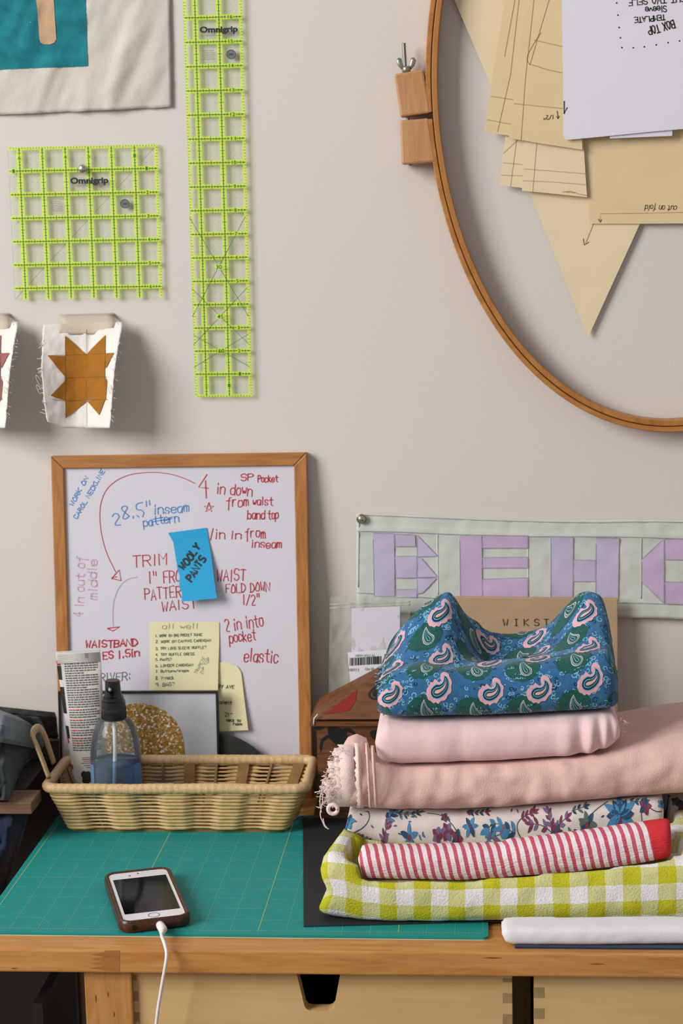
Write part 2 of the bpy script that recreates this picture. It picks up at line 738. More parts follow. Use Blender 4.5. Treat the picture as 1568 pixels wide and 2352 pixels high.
def drawer(x0, x1, notch, joints_l, joints_r, lab):
    y, z0, z1 = -.452, -.24, -.0228
    b = MB()
    pl = [(x0, z0), (x1, z0), (x1, z1)]
    if notch:
        a, c, dd, e, zt = notch
        r = .004
        pl += [(c, z1), (dd + .0006, zt + r), (dd - r * .4, zt + r * .3), (dd - r * 1.2, zt), (e + r * 1.2, zt), (e + r * .4, zt + r * .3), (e - .0006, zt + r), (a, z1)]
    pl += [(x0, z1)]
    b.prism([Vector((px, y, pz)) for px, pz in pl], (0, .014, 0), 0)
    for xs, jj in ((x0, joints_l), (x1, joints_r)):
        for (za, zb, w) in jj:
            xa, xb = (xs, xs + w) if xs == x0 else (xs - w, xs)
            S = Flat((0, y, 0), (1, 0, 0), (0, 0, 1))
            stamp(b, S, [(xa, za), (xb, za), (xb, zb), (xa, zb)], 1, .0002)
    d = b.build('drawer', [m_birch, m_endgrain], desk)
    d['label'] = lab
    b = MB()
    b.box(((x0 + x1) / 2, y + .15, z0 + .01), (x1 - x0 - .004, .27, .006), 0)
    for xx in (x0 + .006, x1 - .006):
        b.box((xx, y + .15, (z0 + z1) / 2 - .01), (.01, .27, z1 - z0 - .03), 0)
    b.box(((x0 + x1) / 2, y + .285, (z0 + z1) / 2 - .01), (x1 - x0 - .004, .008, z1 - z0 - .03), 0)
    b.build('drawer_box', m_dark, d)


def zz(v, u=300, y=-.452):
    return W(u, v, y).z


def xx(u, v=2290, y=-.452):
    return W(u, v, y).x


jl = [(zz(2252), zz(2239), .0075), (zz(2299), zz(2277), .0085), (zz(2347), zz(2325), .0085), (zz(2395), zz(2373), .0085), (zz(2443), zz(2421), .0085)]
jr = [(zz(2256, 1160), zz(2247, 1160), .0085), (zz(2304, 1160), zz(2281, 1160), .0085), (zz(2352, 1160), zz(2329, 1160), .0085), (zz(2400, 1160), zz(2377, 1160), .0085)]
j2 = [(zz(2292, 1240), zz(2268, 1240), .009), (zz(2340, 1240), zz(2316, 1240), .009), (zz(2388, 1240), zz(2364, 1240), .009)]
drawer(xx(297), xx(1176), (W(679, 2238, -.452).x, W(783, 2238, -.452).x, W(766, 2322, -.452).x, W(701, 2322, -.452).x, W(730, 2322, -.452).z), jl, jr,
       'left drawer with trapezoid finger notch')
drawer(xx(1226), .885, None, j2, [], 'right drawer')

# ================================================================ THINGS ON THE WALL
m_canvas = fabric('canvas_cloth', '#d2cbc3', .95, .03, 40, .4, 1100)
m_teal = fabric('teal_cloth', '#207c88', .95, .26, 55, .4, 1000)
m_tan = fabric('tan_cloth', '#c8a583', .95, .10, 50, .4, 1000)
m_thread = plain('white_thread', '#e9e3dc', .9)


def pxsurf(f, nu, nv, la, lb):
    """f(s,t)->Vector over the unit square, s left to right, t top to bottom"""
    P = [[f(i / (nu - 1), j / (nv - 1)) for j in range(nv)] for i in range(nu)]
    return P, Surf(P, la, lb, -1)


def q_canvas(s, t):
    u, v = -260 + 650 * s, -320 + 580 * t
    u += s * (v * .016) + 1.3 * fbm(v * .03, 3) * (s > .99)
    v += -.045 * u + 4 * (t > .0) + 1.2 * fbm(u * .03, 9) * (t > .99)
    fold = .0022 * fbm(u * .012 + v * .004, v * .0035, 1) + .0016 * fbm((u + .45 * v) * .03, v * .006, 5)
    fold += .0030 * exp(-((u - 255 - .35 * (210 - v) * (v < 210)) / 22) ** 2) * min(1, max(0, (v + 60) / 250))
    fold += .0016 * max(0, fbm((u + .55 * v) * .022, (v - .3 * u) * .007, 8, 2)) ** .7
    fold *= min(1, (1 - s) / .07 + .15)
    return W(u, v, min(-.0026 - fold - .0008 * t, -.0014))


P, S = pxsurf(q_canvas, 80, 70, .30, .27)
quilt = thing('quilt_block', W(60, 240, -.006), 'large off-white canvas quilt block with a teal square hung at upper left', 'quilt block')
b = MB()
b.grid(P, 0)
b.build('canvas_backing', m_canvas, quilt, solid=.0006, soff=1)


def cpx(u, v):
    v2 = v + .045 * u - 4
    return ((u - v * .016 * .8 + 260) / 650 * .30, (v2 + 320) / 580 * .27)


b = MB()
stamp(b, S, [cpx(*p) for p in ((-200, -240), (189, -240), (202, 152), (160, 154), (90, 156), (0, 160), (-200, 166))], 0, .0006, .006)
b.build('teal_patch', m_teal, quilt)
b = MB()
stamp(b, S, [cpx(*p) for p in ((81, -230), (121, -230), (124, 0), (130, 90), (126, 98), (117, 102), (102, 102), (94, 98), (91, 90), (84, 0))], 0, .0011, .005)
b.build('tan_strip', m_tan, quilt)

# ---- clear quilting rulers
m_acryl = clear('ruler_acrylic', '#fdfefb', .06, '#e8f0d8', .03, .04)
m_limeb = clear('ruler_lime_band', '#f4ffb0', .02, '#e2fd66', .56, .5)
m_green = plain('ruler_green_line', '#237a1c', .6)
m_ink_black = plain('black_print', '#15201f', .6)
m_ink_grey = plain('grey_print', '#6d7672', .7)
INCH = .0254


def ruler(name, o, ang, wid, hgt, cols, rows, up, lab):
    """o: corner where a (leftwards) and b are zero; up=1 counts rows upwards, -1 downwards"""
    ca, sa = cos(ang), sin(ang)
    ex, ez = Vector((ca, 0, sa)), Vector((-sa, 0, ca))
    o = Vector((o[0], -.005, o[1]))
    S = Flat(o, ex, ez)

    def ab(a, bb):
        return (-a * INCH, up * bb * INCH)
    t = thing(name, o - ez * 0, lab, 'ruler')
    b = MB()
    c = [ab(0, 0), ab(wid, 0), ab(wid, hgt), ab(0, hgt)]
    b.prism([S.at(*p)[0] for p in c], (0, .0028, 0))
    b.build('plate', m_acryl, t, bevel=.0004)
    lime, line = MB(), MB()

    def bandr(a0, b0, a1, b1, off=.00025):
        stamp(lime, S, [ab(a0, b0), ab(a1, b0), ab(a1, b1), ab(a0, b1)], 0, off)

    def ln(a0, b0, a1, b1, w=.00055):
        rib(line, S, [ab(a0, b0), ab(a1, b1)], w, 0, .0005)
    w = .125
    # edge bands, then column bands, then row bands only between the columns (no doubled film)
    edges = [0.0] + sorted(cols) + [wid]
    spans_c = [(0.0, .15)] + [(c_ - w, c_ + w) for c_ in sorted(cols)] + ([(wid - .13, wid)] if wid - max(cols) < .7 and up > 0 else [])
    for a0, a1 in spans_c:
        bandr(a0, 0, a1, hgt)
    gaps = []
    x = 0
    for a0, a1 in spans_c:
        if a0 > x:
            gaps.append((x, a0))
        x = a1
    if x < wid:
        gaps.append((x, wid))
    spans_r = [(r - .10, r + .10) for r in rows] + [(0, .12)]
    for r0, r1 in spans_r:
        for g0, g1 in gaps:
            bandr(g0, max(0, r0), g1, min(hgt, r1))
    for c_ in cols:
        ln(c_, .05, c_, hgt - .03, .0007)
        k = 1
        while k * .125 < hgt:
            if k % 8:
                h = .09 if k % 4 == 0 else (.06 if k % 2 == 0 else .04)
                ln(c_ - h, k * .125, c_ + h, k * .125, .0005)
            k += 1
    for r in rows:
        ln(.06, r, wid - .04, r, .0007)
        k = 1
        while k * .125 < wid:
            if k % 8:
                h = .09 if k % 4 == 0 else (.06 if k % 2 == 0 else .04)
                ln(k * .125, r - h, k * .125, r + h, .0005)
            k += 1
    k = 1
    while k * .125 < hgt:
        h = .13 if k % 4 == 0 else .08
        ln(.01, k * .125, h, k * .125, .0004)
        if up > 0:
            ln(wid - .01, k * .125, wid - h, k * .125, .0004)
        k += 1
    k = 1
    while k * .125 < wid:
        ln(k * .125, .01, k * .125, .10 if k % 4 == 0 else .07, .0004)
        k += 1
    # fine dashes inside the cells
    ca_ = 0.25
    while ca_ < wid:
        cb = .25
        while cb < hgt:
            if abs(ca_ - round(ca_)) > .1 and abs(cb - round(cb)) > .1:
                ln(ca_ - .022, cb, ca_ + .022, cb, .00028)
            cb += .25
        ca_ += .25
    return t, S, ab, lime, line, ln


def finish_ruler(t, lime, line, logo, numb):
    for mb_, shift in ((line, 1), (numb, 1), (logo, 2)):
        k = len(lime.v)
        lime.v += mb_.v
        lime.uv += mb_.uv
        lime.f += [[k + i for i in f] for f in mb_.f]
        lime.m += [m + shift for m in mb_.m]
        lime.sm += mb_.sm
    lime.build('printed_grid', [m_limeb, m_green, m_ink_black, m_ink_grey], t)


def num(mb, S, ab, txt, a, bb, h=.17, w=None, lime=None):
    w = w or .10 * len(txt)
    (x1, y1), (x0, y0) = ab(a - w / 2, bb), ab(a + w / 2, bb)
    hh = h * INCH / 2
    if lime is not None:
        stamp(lime, S, [(x0 - .0013, y0 - hh - .0006), (x1 + .0013, y0 - hh - .0006), (x1 + .0013, y0 + hh + .0006), (x0 - .0013, y0 + hh + .0006)], 0, .0007)
    printed(mb, S, txt, (x0, y0 - hh, x1, y0 + hh), 0, .0009, .01)


def fineprint(logo, S, a0, b0, n, wid, pitch, sd=1):
    r = random.Random(sd)
    for k in range(n):
        x = a0 + r.uniform(0, wid * .15)
        end = a0 + wid - r.uniform(0, wid * .15)
        while x < end:
            l = min(r.uniform(.0006, .0016), end - x)
            rib(logo, S, [(x, b0 - k * pitch), (x + l, b0 - k * pitch)], .00055, 1, .0006)
            x += l + .0004


def seal(logo, S, c, r):
    stamp(logo, S, [(c[0] + r * cos(k * pi / 12), c[1] + r * sin(k * pi / 12)) for k in range(24)], 1, .0005)
    ring = [(c[0] + r * .95 * cos(k * pi / 12), c[1] + r * .95 * sin(k * pi / 12)) for k in range(25)]
    rib(logo, S, ring, .0005, 0, .0007)
    for d in (-.0006, .0006):
        rib(logo, S, [(c[0] - r * .5, c[1] + d), (c[0] + r * .5, c[1] + d)], .0005, 0, .0007)


# long ruler
LX, LZ = -0.1916 + .0006, 0.44721 + .0005
t, S, ab, lime, line, ln = ruler('quilting_ruler', (LX, LZ), -0.00536, 2.5, 18.6, [1, 2], list(range(1, 19)), 1,
                                 'long narrow clear ruler with lime green grid hanging upright on the wall')
numb, logo = MB(), MB()
for k in range(1, 18):
    num(numb, S, ab, str(k), .52, k, .15, None, lime)
num(numb, S, ab, '1', 1, .5, .15, None, lime)
num(numb, S, ab, '2', 2, .5, .15, None, lime)
for txt, bb, an in (('60', 2.0, 60), ('45', 3.48, 45), ('30', 5.6, 30)):
    for sg in (1, -1):
        dx = 1.22
        dz = dx / math.tan(radians(an))
        ln(1.3 - dx * sg, bb - dz, 1.3 + (1.2 if sg > 0 else 1.2) * sg * 1, bb + dz, .0005)
    num(numb, S, ab, txt, 1.3, bb, .18, .26, lime)
x0, y0 = S.px(459, 77)
x1, y1 = S.px(546, 59)
printed(logo, S, 'Omnigrip', (x0, y0 - .0014, x1, y1), 0, .001, .045)
fineprint(logo, S, *S.px(463, 83), 1, .018, .001, 4)
fineprint(logo, S, *S.px(461, 117), 5, .016, .0022, 5)
seal(logo, S, S.px(531, 125), .0050)
finish_ruler(t, lime, line, logo, numb)

# square ruler
SX, SZ = -0.28656 + .0009, 0.72324 - .0002
t, S, ab, lime, line, ln = ruler('quilting_ruler', (SX, SZ), -0.00585, 6.5, 6.5, [1, 2, 3, 4, 5, 6], [1, 2, 3, 4, 5, 6], -1,
                                 'square clear ruler with lime green grid pinned left of the long ruler')
numb, logo = MB(), MB()
for k in range(1, 7):
    num(numb, S, ab, str(k), .5, k, .15, None, lime)
    num(numb, S, ab, str(k), k, .45, .15, None, lime)
num(numb, S, ab, '1', 6.28, 1, .15, None, lime)
ln(.15, .15, .72, .72, .0003)
for k in range(1, 6):
    ln(k + .15, k + .15, k + .85, k + .85, .0003)
ln(6.1, 6.1, 6.45, 6.45, .0003)
x0, y0 = S.px(162, 424)
x1, y1 = S.px(249, 406)
printed(logo, S, 'Omnigrip', (x0, y0 - .0014, x1, y1), 0, .001, .045)
fineprint(logo, S, *S.px(172, 427), 1, .018, .001, 4)
fineprint(logo, S, *S.px(115, 463), 6, .014, .0020, 8)
seal(logo, S, S.px(287, 468), .0050)
finish_ruler(t, lime, line, logo, numb)

# push pins
m_steel = plain('polished_steel', '#c9c6c0', .22, 1.0)
m_steel_d = plain('dull_steel', '#8e8f88', .4, 1.0)


def pin(u, v, y, r, lab, ringed=False):
    c = W(u, v, y)
    p = thing('push_pin', (c.x, y, c.z), lab, 'pin')
    b = MB()
    prof = [(0, 0), (r * .55, .0004), (r * .9, .0018), (r, .0034), (r * .92, .0048), (r * .6, .0058), (0.00001, .0062)]
    n = 20
    vs_ = []
    fs = []
    for rr, h in prof:
        for k in range(n):
            a = 2 * pi * k / n
            vs_.append(Vector((c.x + rr * cos(a), y - h, c.z + rr * sin(a))))
    for i in range(len(prof) - 1):
        for k in range(n):
            l = (k + 1) % n
            fs.append((i * n + k, i * n + l, (i + 1) * n + l, (i + 1) * n + k))
    b.add(vs_, fs, 0, True)
    b.build('pin_head', m_steel, p)
    if ringed:
        b = MB()
        b.tube([Vector((c.x + r * 1.12 * cos(k * pi / 12), y - .003, c.z + r * 1.12 * sin(k * pi / 12))) for k in range(24)], r * .2, 8, 0, closed=True)
        b.build('rim', plain('brass_rim', '#a59a6a', .3, 1.0), p)
    b = MB()
    b.tube([Vector((c.x, y, c.z)), Vector((c.x, 0.006, c.z))], .0006, 8)
    b.build('shaft', m_steel_d, p)


pin(191, 388, -.0054, .0046, 'round silver push pin holding the square lime ruler')

# ---- star quilt block and its neighbour
m_cotton = fabric('white_cotton', '#e6e1da', .95, .03, 50, .35, 1200)
m_gold = fabric('golden_cloth', '#a06821', .95, .10, 70, .45, 1000)
m_mauve = fabric('mauve_cloth', '#96605a', .95, .10, 70, .45, 1000)
m_seam = plain('seam_shadow_thread', '#8f6a30', .9)
m_tape = clear('masking_tape', '#faf6f0', .04, '#efe6da', .34, .4)


def star_block(du, m_col, thr_col, lab, full=True):
    def L(v):
        return float(np.interp(v, [735, 760, 850, 905, 970, 990], [101, 98, 95, 99, 106, 112])) + du

    def R(v):
        return float(np.interp(v, [735, 752, 800, 860, 920, 960, 990], [281, 281, 271, 262, 257, 254, 250])) + du

    def q(s, t):
        v = 745 + 238 * t
        u = L(v) + (R(v) - L(v)) * s
        v += 3 * s * (1 - t) * -2 + (-14 * (1 - s / .25) * t if s < .25 else 0) * t
        if s in (0., 1.):
            u += 1.6 * fbm(v * .13, 5 + s)
        tt = .25 + .75 * min(1, t / .35)
        y = -.0075 - .021 * (1 - s) ** 2 * (.25 + .75 * min(1, t * 2)) - .034 * tt * max(0, (s - .45) / .55) ** 1.5 - .010 * t
        y += .0012 * exp(-((s - .62) / .05) ** 2) + .0012 * fbm(u * .03, v * .03, 2)
        return W(u, v, y)
    P, S = pxsurf(q, 48, 44, .080, .105)

    def m(u, v):
        u += du
        return ((u - L(v)) / (R(v) - L(v)) * .080, (v - 745) / 238 * .105)
    t = thing('star_quilt_block', W(175 + du, 975, -.01), lab, 'quilt block')
    b = MB()
    b.grid(P, 0)
    b.build('cloth', m_cotton, t, solid=.0006, soff=1)
    b = MB()
    for poly in (((150, 818), (243, 816), (244, 919), (150, 921)), ((150, 818), (150, 773), (199, 817)), ((199, 817), (243, 774), (243, 817)),
                 ((109, 818), (150, 819), (150, 868)), ((116, 913), (150, 873), (150, 920)), ((150, 920), (150, 962), (201, 922)),
                 ((201, 922), (229, 954), (243, 918)), ((243, 816), (263, 815), (244, 850)), ((243, 868), (247, 880), (244, 919))):
        stamp(b, S, [m(*p) for p in poly], 0, .0010, .004)
    b.build('star_patch', m_col, t)
    b = MB()
    for (a, c) in (((150, 775), (150, 960)), ((199, 760), (200, 980)), ((112, 818), (258, 816)), ((118, 921), (248, 919)), ((150, 869), (246, 868))):
        n = 14
        rib(b, S, [m(a[0] + (c[0] - a[0]) * k / n, a[1] + (c[1] - a[1]) * k / n) for k in range(n + 1)], .0004, 0, .0012)
    b.build('seam', plain('seam_' + lab[:5].strip(), thr_col, .9), t)
    # frayed threads along both raw edges
    r = random.Random(int(du) + 5)
    for side in (0, 1):
        b = MB()
        for k in range(26):
            v = r.uniform(775, 968)
            p = q(.985, (v - 745) / 238) if side else q(.015, (v - 745) / 238)
            d = Vector(((1 if side else -1) * r.uniform(.2, 1), r.uniform(-.4, .4), r.uniform(-1, 1))).normalized()
            pts = [p]
            for j in range(6):
                d = (d + Vector((r.uniform(-.5, .5), r.uniform(-.3, .3), r.uniform(-.6, .4)))).normalized()
                pts.append(pts[-1] + d * r.uniform(.0006, .0016))
            b.tube(pts, r.uniform(.00018, .0003), 5)
        for (t0, w) in (((.57, 14), (.67, 10)) if not side else ((.67, 9), (.05, 8))):
            c = q(.99 if side else .01, t0)
            b.tube([c + Vector((-.004 * (not side) + .0035 * cos(a * .4 + 1), -.001 * sin(a * .3), .007 * sin(a * .4))) for a in range(w)], .0003, 5)
        b.build('frayed_thread', m_thread, t)
    if full:
        b = MB()
        Pt = []
        for i in range(8):
            row = []
            for j in range(6):
                u, v = 135 + 126 * i / 7, 722 + 48 * j / 5
                s_ = (135 + 126 * i / 7 - 97) / 183
                row.append(W(u + du, v - 3 * i / 7, -.0012 - (.0085 + .0060 * max(0, 1 - s_) ** 2 + .0100 * max(0, (s_ - .45) / .55) ** 1.5) * min(1, (j / 5) / .42)))
            Pt.append(row)
        b.grid(Pt, 0)
        o = b.build('masking_tape', m_tape, t, solid=.00015, soff=1)
    return t


star_block(0, m_gold, '#7c5216', 'small star quilt block in golden brown taped to the wall below the square ruler')
star_block(-240, m_mauve, '#6e4440', 'small mauve quilt block at the left edge of the picture beside the golden star')

# ---- oval hoop
m_hoop = wood('hoop_wood', '#a56a30', '#c0854a', 'X', .5, .4, 10, .04)
m_hoopi = wood('inner_hoop_wood', '#a0652c', '#bb8146', 'Z', .5, .4, 10, .04)
m_block = wood('clamp_block_wood', '#b27d4a', '#c9986a', 'Z', .7, .5, 12, .04)
HC, HA, HB, HT = (.26826, .78519), .26271, .38134, -.0276


def hoop_pt(t, off, y):
    a, bb = HA + off, HB + off
    x, z = a * cos(t), bb * sin(t)
    return Vector((HC[0] + x * cos(HT) - z * sin(HT), y, HC[1] + x * sin(HT) + z * cos(HT)))


def hoop_ring(mb, t0, t1, o0, o1, y0, y1, n=160, closed=False):
    P = []
    for i in range(n + (0 if closed else 1)):
        t = t0 + (t1 - t0) * i / n
        e = .0008
        P.append([hoop_pt(t, o0, y0 + e), hoop_pt(t, o0 + e, y0), hoop_pt(t, o1 - e, y0), hoop_pt(t, o1, y0 + e), hoop_pt(t, o1, y1), hoop_pt(t, o0, y1)])
    if closed:
        P.append(P[0])
    mb.grid(P, 0, False, None, True)
    if not closed:
        k = len(mb.v)
        mb.add(P[0], [(0, 1, 2, 3, 4, 5)])
        mb.add(P[-1], [(5, 4, 3, 2, 1, 0)])


hoop = thing('quilting_hoop', (HC[0], -.012, HC[1] - HB), 'large oval wooden quilting hoop with a block clamp at upper right', 'hoop')
b = MB()
hoop_ring(b, 0, 2 * pi, -.0128, -.0066, -.026, -.003, 220, True)
b.build('inner_ring', m_hoopi, hoop)


def px_of(p):
    d = p - CAM
    return 784 + F_PX * d.dot(AX_R) / d.dot(AX_F), 1176 - F_PX * d.dot(AX_U) / d.dot(AX_F)


def hoop_t(v):
    return min((pi + (k - 200) * .001 for k in range(400)), key=lambda t: abs(px_of(hoop_pt(t, 0, -.025))[1] - v))


tA = hoop_t(274)          # where the outer ring is split, at the clamp
tB = hoop_t(258)
b = MB()
hoop_ring(b, tA, tB + 2 * pi, -.0058, -.0002, -.0255, -.0025, 220, False)
b.build('outer_ring', m_hoop, hoop)


def clamp(px, nm):
    b = MB()
    b.prism([W(u, v, -.026) for u, v in px], (0, .022, 0))
    b.build(nm, m_block, hoop, bevel=.0022)


clamp([(905, 170), (972, 159), (989, 259), (919, 269)], 'clamp_block')
clamp([(918, 277), (984, 271), (1000, 372), (922, 378)], 'clamp_block')
b = MB()
p0, p1 = W(927, 99, -.015), W(942, 380, -.015)
n = 120
b.tube([p0.lerp(p1, k / n) for k in range(n + 1)], [.0019 + .00022 * (k % 2) for k in range(n + 1)], 10)
b.build('bolt', m_steel_d, hoop)
b = MB()
c = W(933, 163, -.015)
b.lathe([(.0045, -.0015), (.0045, .003), (.003, .005)], c, 12)
for sg in (-1, 1):
    b.tube([c + Vector((sg * .003, 0, .002)), c + Vector((sg * .006, 0, .006)), c + Vector((sg * .0075, 0, .0105)), c + Vector((sg * .0068, 0, .0135))],
           [.0018, .0028, .0032, .0018], 10, flat=.45, up=(0, 1, 0))
b.build('wing_nut', plain('zinc', '#a7a89c', .35, .9), hoop)

# ---- paper sewing patterns hanging inside the hoop
m_manila = plain('manila_paper', '#e4cea2', .85, 0, .25, .03, 25, .1, 500)
m_manila2 = plain('manila_paper_pale', '#e9d7b2', .85, 0, .25, .03, 25, .1, 500)
m_bond = plain('white_bond_paper', '#e3e2ec', .8, 0, .25, .01, 20)
m_pencil = plain('pencil_line', '#a58c58', .9)
m_pen = plain('pen_ink', '#2a2a22', .7)


def sheet(px, y, mats, lab, marks=None, curl=.0):
    b = MB()
    S = Flat((0, y, 0), (1, 0, 0), (0, 0, 1))
    b.prism([W(u, v, y) for u, v in px], (0, .0004, 0), 0)
    if marks:
        marks(b, S)
    return tag(b.build('pattern_paper', mats), lab, 'paper', 'sewing pattern papers hanging in the hoop')


MM = [m_manila, m_pencil, m_pen]
MM2 = [m_manila2, m_pencil, m_pen]


def mk_a(b, S):
    pline(b, S, [(1362, 515), (1343, 562)], .0006, 1)
    pline(b, S, [(1339, 548), (1341, 563), (1352, 556)], .0007, 2)


sheet([(960, -200), (1043, 0), (1125, 190), (1217, 445), (1350, 775), (1470, 512), (1560, 330), (1560, -200)], -.0055, MM2,
      'backmost manila pattern sheet whose long point hangs lowest inside the hoop', mk_a)
sheet([(1338, 305), (1347, 420), (1355, 514), (1450, 514), (1600, 513), (1780, 510), (1780, -200), (1330, -200)], -.0072, MM,
      'wide tan pattern sheet lower right with a foldline note written upside down',
      lambda b, S: (pline(b, S, [(1640, 487), (1500, 489), (1378, 491), (1378, 510)], .0005, 1), pline(b, S, [(1374, 503), (1378, 511), (1381, 504)], .0008, 2),
                    write(b, S, 'cut on fold', 1554, 473, 13, 178, .0006, 2, .0003, 74, seed=3, slant=.25)))


def mk_c1(b, S):
    for a in (((1186, 320), (1172, 428)), ((1154, 374), (1203, 378)), ((1150, 402), (1200, 404)), ((1156, 352), (1188, 322))):
        pline(b, S, a, .0004, 1)


sheet([(1163, 290), (1158, 330), (1146, 425), (1200, 432), (1240, 430), (1240, 290)], -.0095, MM2,
      'small pale pattern sheet leftmost of the lower pair, half under its neighbour', mk_c1)


def mk_c2(b, S):
    for a in (((1232, 330), (1223, 440)), ((1203, 388), (1270, 393), (1344, 399)), ((1200, 415), (1270, 418), (1344, 424))):
        pline(b, S, a, .0004, 1)
    pline(b, S, [(1291, 441), (1310, 439), (1330, 446), (1347, 449)], .0006, 1)
    pline(b, S, [(1298, 441), (1320, 443)], .0006, 1)


sheet([(1206, 300), (1203, 340), (1198, 438), (1270, 445), (1348, 453), (1343, 380), (1338, 300)], -.0112, MM2,
      'pale pattern sheet of the lower pair with a ruled grid, right of its neighbour', mk_c2)


def mk_b1(b, S):
    for a in (((1198, -60), (1172, 170), (1142, 303)), ((1126, 221), (1178, 229)), ((1118, 275), (1172, 285)), ((1182, 0), (1158, 130))):
        pline(b, S, a, .0005, 1)


sheet([(1190, -200), (1160, 0), (1136, 140), (1112, 303), (1172, 312), (1240, 312), (1260, -200)], -.0128, MM,
      'long narrow pattern sheet at left of the hoop papers, its grid line crossing the corner', mk_b1)


def mk_b2(b, S):
    for a in (((1232, -60), (1206, 180), (1196, 322)), ((1272, -40), (1216, 150)), ((1180, 238), (1260, 246), (1300, 250)), ((1226, 92), (1300, 109))):
        pline(b, S, a, .0005, 1)
    pline(b, S, [(1242, 75), (1222, 105), (1209, 130), (1212, 147), (1230, 151), (1252, 159), (1293, 168)], .0006, 1, .0003, 2)
    write(b, S, '1/2"', 1270, 264, 10, 182, .0006, 2, .0003, 22)
    pline(b, S, [(1279, 254), (1281, 273), (1277, 267)], .0007, 2)
    pline(b, S, [(1281, 273), (1284, 266)], .0007, 2)


sheet([(1236, -200), (1208, 0), (1188, 150), (1168, 317), (1250, 331), (1337, 344), (1332, 220), (1330, -200)], -.0145, MM,
      'manila pattern sheet with a curved pencil outline, left edge under the white sheet', mk_b2)

sheet([(1400, 250), (1400, 318), (1470, 315), (1543, 312), (1546, 250)], -.0165, [m_bond, m_pencil, m_pen],
      'white sheet peeking out below the lettered white sheet')


def mk_e(b, S):
    write(b, S, 'BOX TOP', 1545, 46, 18, 196, .0012, 2, .0003, 62, seed=1)
    write(b, S, 'TEMPLATE', 1526, 34, 12, 185, .0011, 2, .0003, 70, seed=2)
    write(b, S, 'Sleeve', 1529, 13, 14, 184, .0010, 2, .0003, 48, seed=3)
    write(b, S, 'CUT TWO SELF', 1572, -9, 13, 184, .0010, 2, .0003, 130, seed=4)
    for (x, y) in ((1230, 15), (1237, 77), (1243, 140), (1250, 192), (1257, 242), (1315, 243), (1371, 238), (1432, 228), (1492, 217), (1550, 208)):
        u, v = 860 + x / 2.2147, y / 2.2147
        c = S.px(u, v)
        stamp(b, S, [(c[0] + .0009 * cos(k * pi / 4), c[1] + .0009 * sin(k * pi / 4)) for k in range(8)], 2)
    pline(b, S, [(1295, 232), (1295, 262), (1302, 247)], .0012, 2)


sheet([(1286, -200), (1290, 20), (1292, 160), (1293, 312), (1297, 320), (1306, 321), (1420, 310), (1500, 302), (1640, 290), (1640, -200)], -.0185, [m_bond, m_pencil, m_pen],
      'front white paper sheet with a handwritten template note upside down', mk_e)

# ================================================================ LETTER BANNER, KRAFT CARD, PLASTIC BAG
m_mint = fabric('mint_cotton', '#cdd1ca', .95, .03, 40, .35, 1100)
m_lilac = fabric('lilac_cotton', '#c3b9d2', .95, .05, 45, .35, 1100)
m_pinkl = fabric('pink_lilac_cotton', '#c8b2cf', .95, .05, 45, .35, 1100)
m_seamg = plain('seam_grey', '#a9b1ab', .9)
m_seamw = plain('seam_light', '#dcdcda', .9)


def q_ban(s, t):
    u = 818 + (1790 - 818) * s
    top = 1181 + 14 * min(1, (u - 818) / 420) + 2 * sin(u * .012)
    bot = 1406 + 22 * s + 1.5 * sin(u * .02)
    v = top + (bot - top) * t
    y = -.0042 - .0035 * t - .0012 * abs(fbm(u * .008, v * .012, 4)) - .0008 * fbm(u * .03, v * .02, 1)
    y -= .0014 * exp(-((t - .16) / .03) ** 2)
    return W(u, v, min(y, -.002))


P, S = pxsurf(q_ban, 110, 34, .47, .112)


def zb(x, y):
    u, v = 740 + x / 1.8937, 1150 + y / 1.8937
    s = (u - 818) / (1790 - 818)
    top = 1181 + 14 * min(1, (u - 818) / 420) + 2 * sin(u * .012)
    bot = 1406 + 22 * s + 1.5 * sin(u * .02)
    return (s * .47, (v - top) / (bot - top) * .112)


banner = thing('letter_banner', W(820, 1406, -.004), 'pale mint quilted banner with lilac patchwork letters pinned along the wall', 'banner')
b = MB()
b.grid(P, 0)
for px in ([(152, 62), (400, 72), (900, 90), (1200, 95), (1960, 92)], [(152, 132), (500, 143), (1000, 155), (1500, 163), (1960, 166)], [(150, 400), (500, 425), (1000, 436), (1500, 450), (1960, 456)],
           [(500, 145), (503, 430)], [(597, 148), (600, 430)], [(893, 152), (895, 430)], [(993, 156), (992, 430)], [(1290, 162), (1286, 440)], [(1388, 164), (1386, 446)], [(160, 66), (156, 400)]):
    q = [zb(*p) for p in px]
    pts = []
    for a, c in zip(q, q[1:]):
        pts += [(a[0] + (c[0] - a[0]) * k / 14, a[1] + (c[1] - a[1]) * k / 14) for k in range(14)]
    rib(b, S, pts, .0009, 1 if px[0][0] not in (500, 893) else 2, .0005)
b.build('backing_cloth', [m_mint, m_seamg, m_seamw], banner, solid=.0008, soff=1)
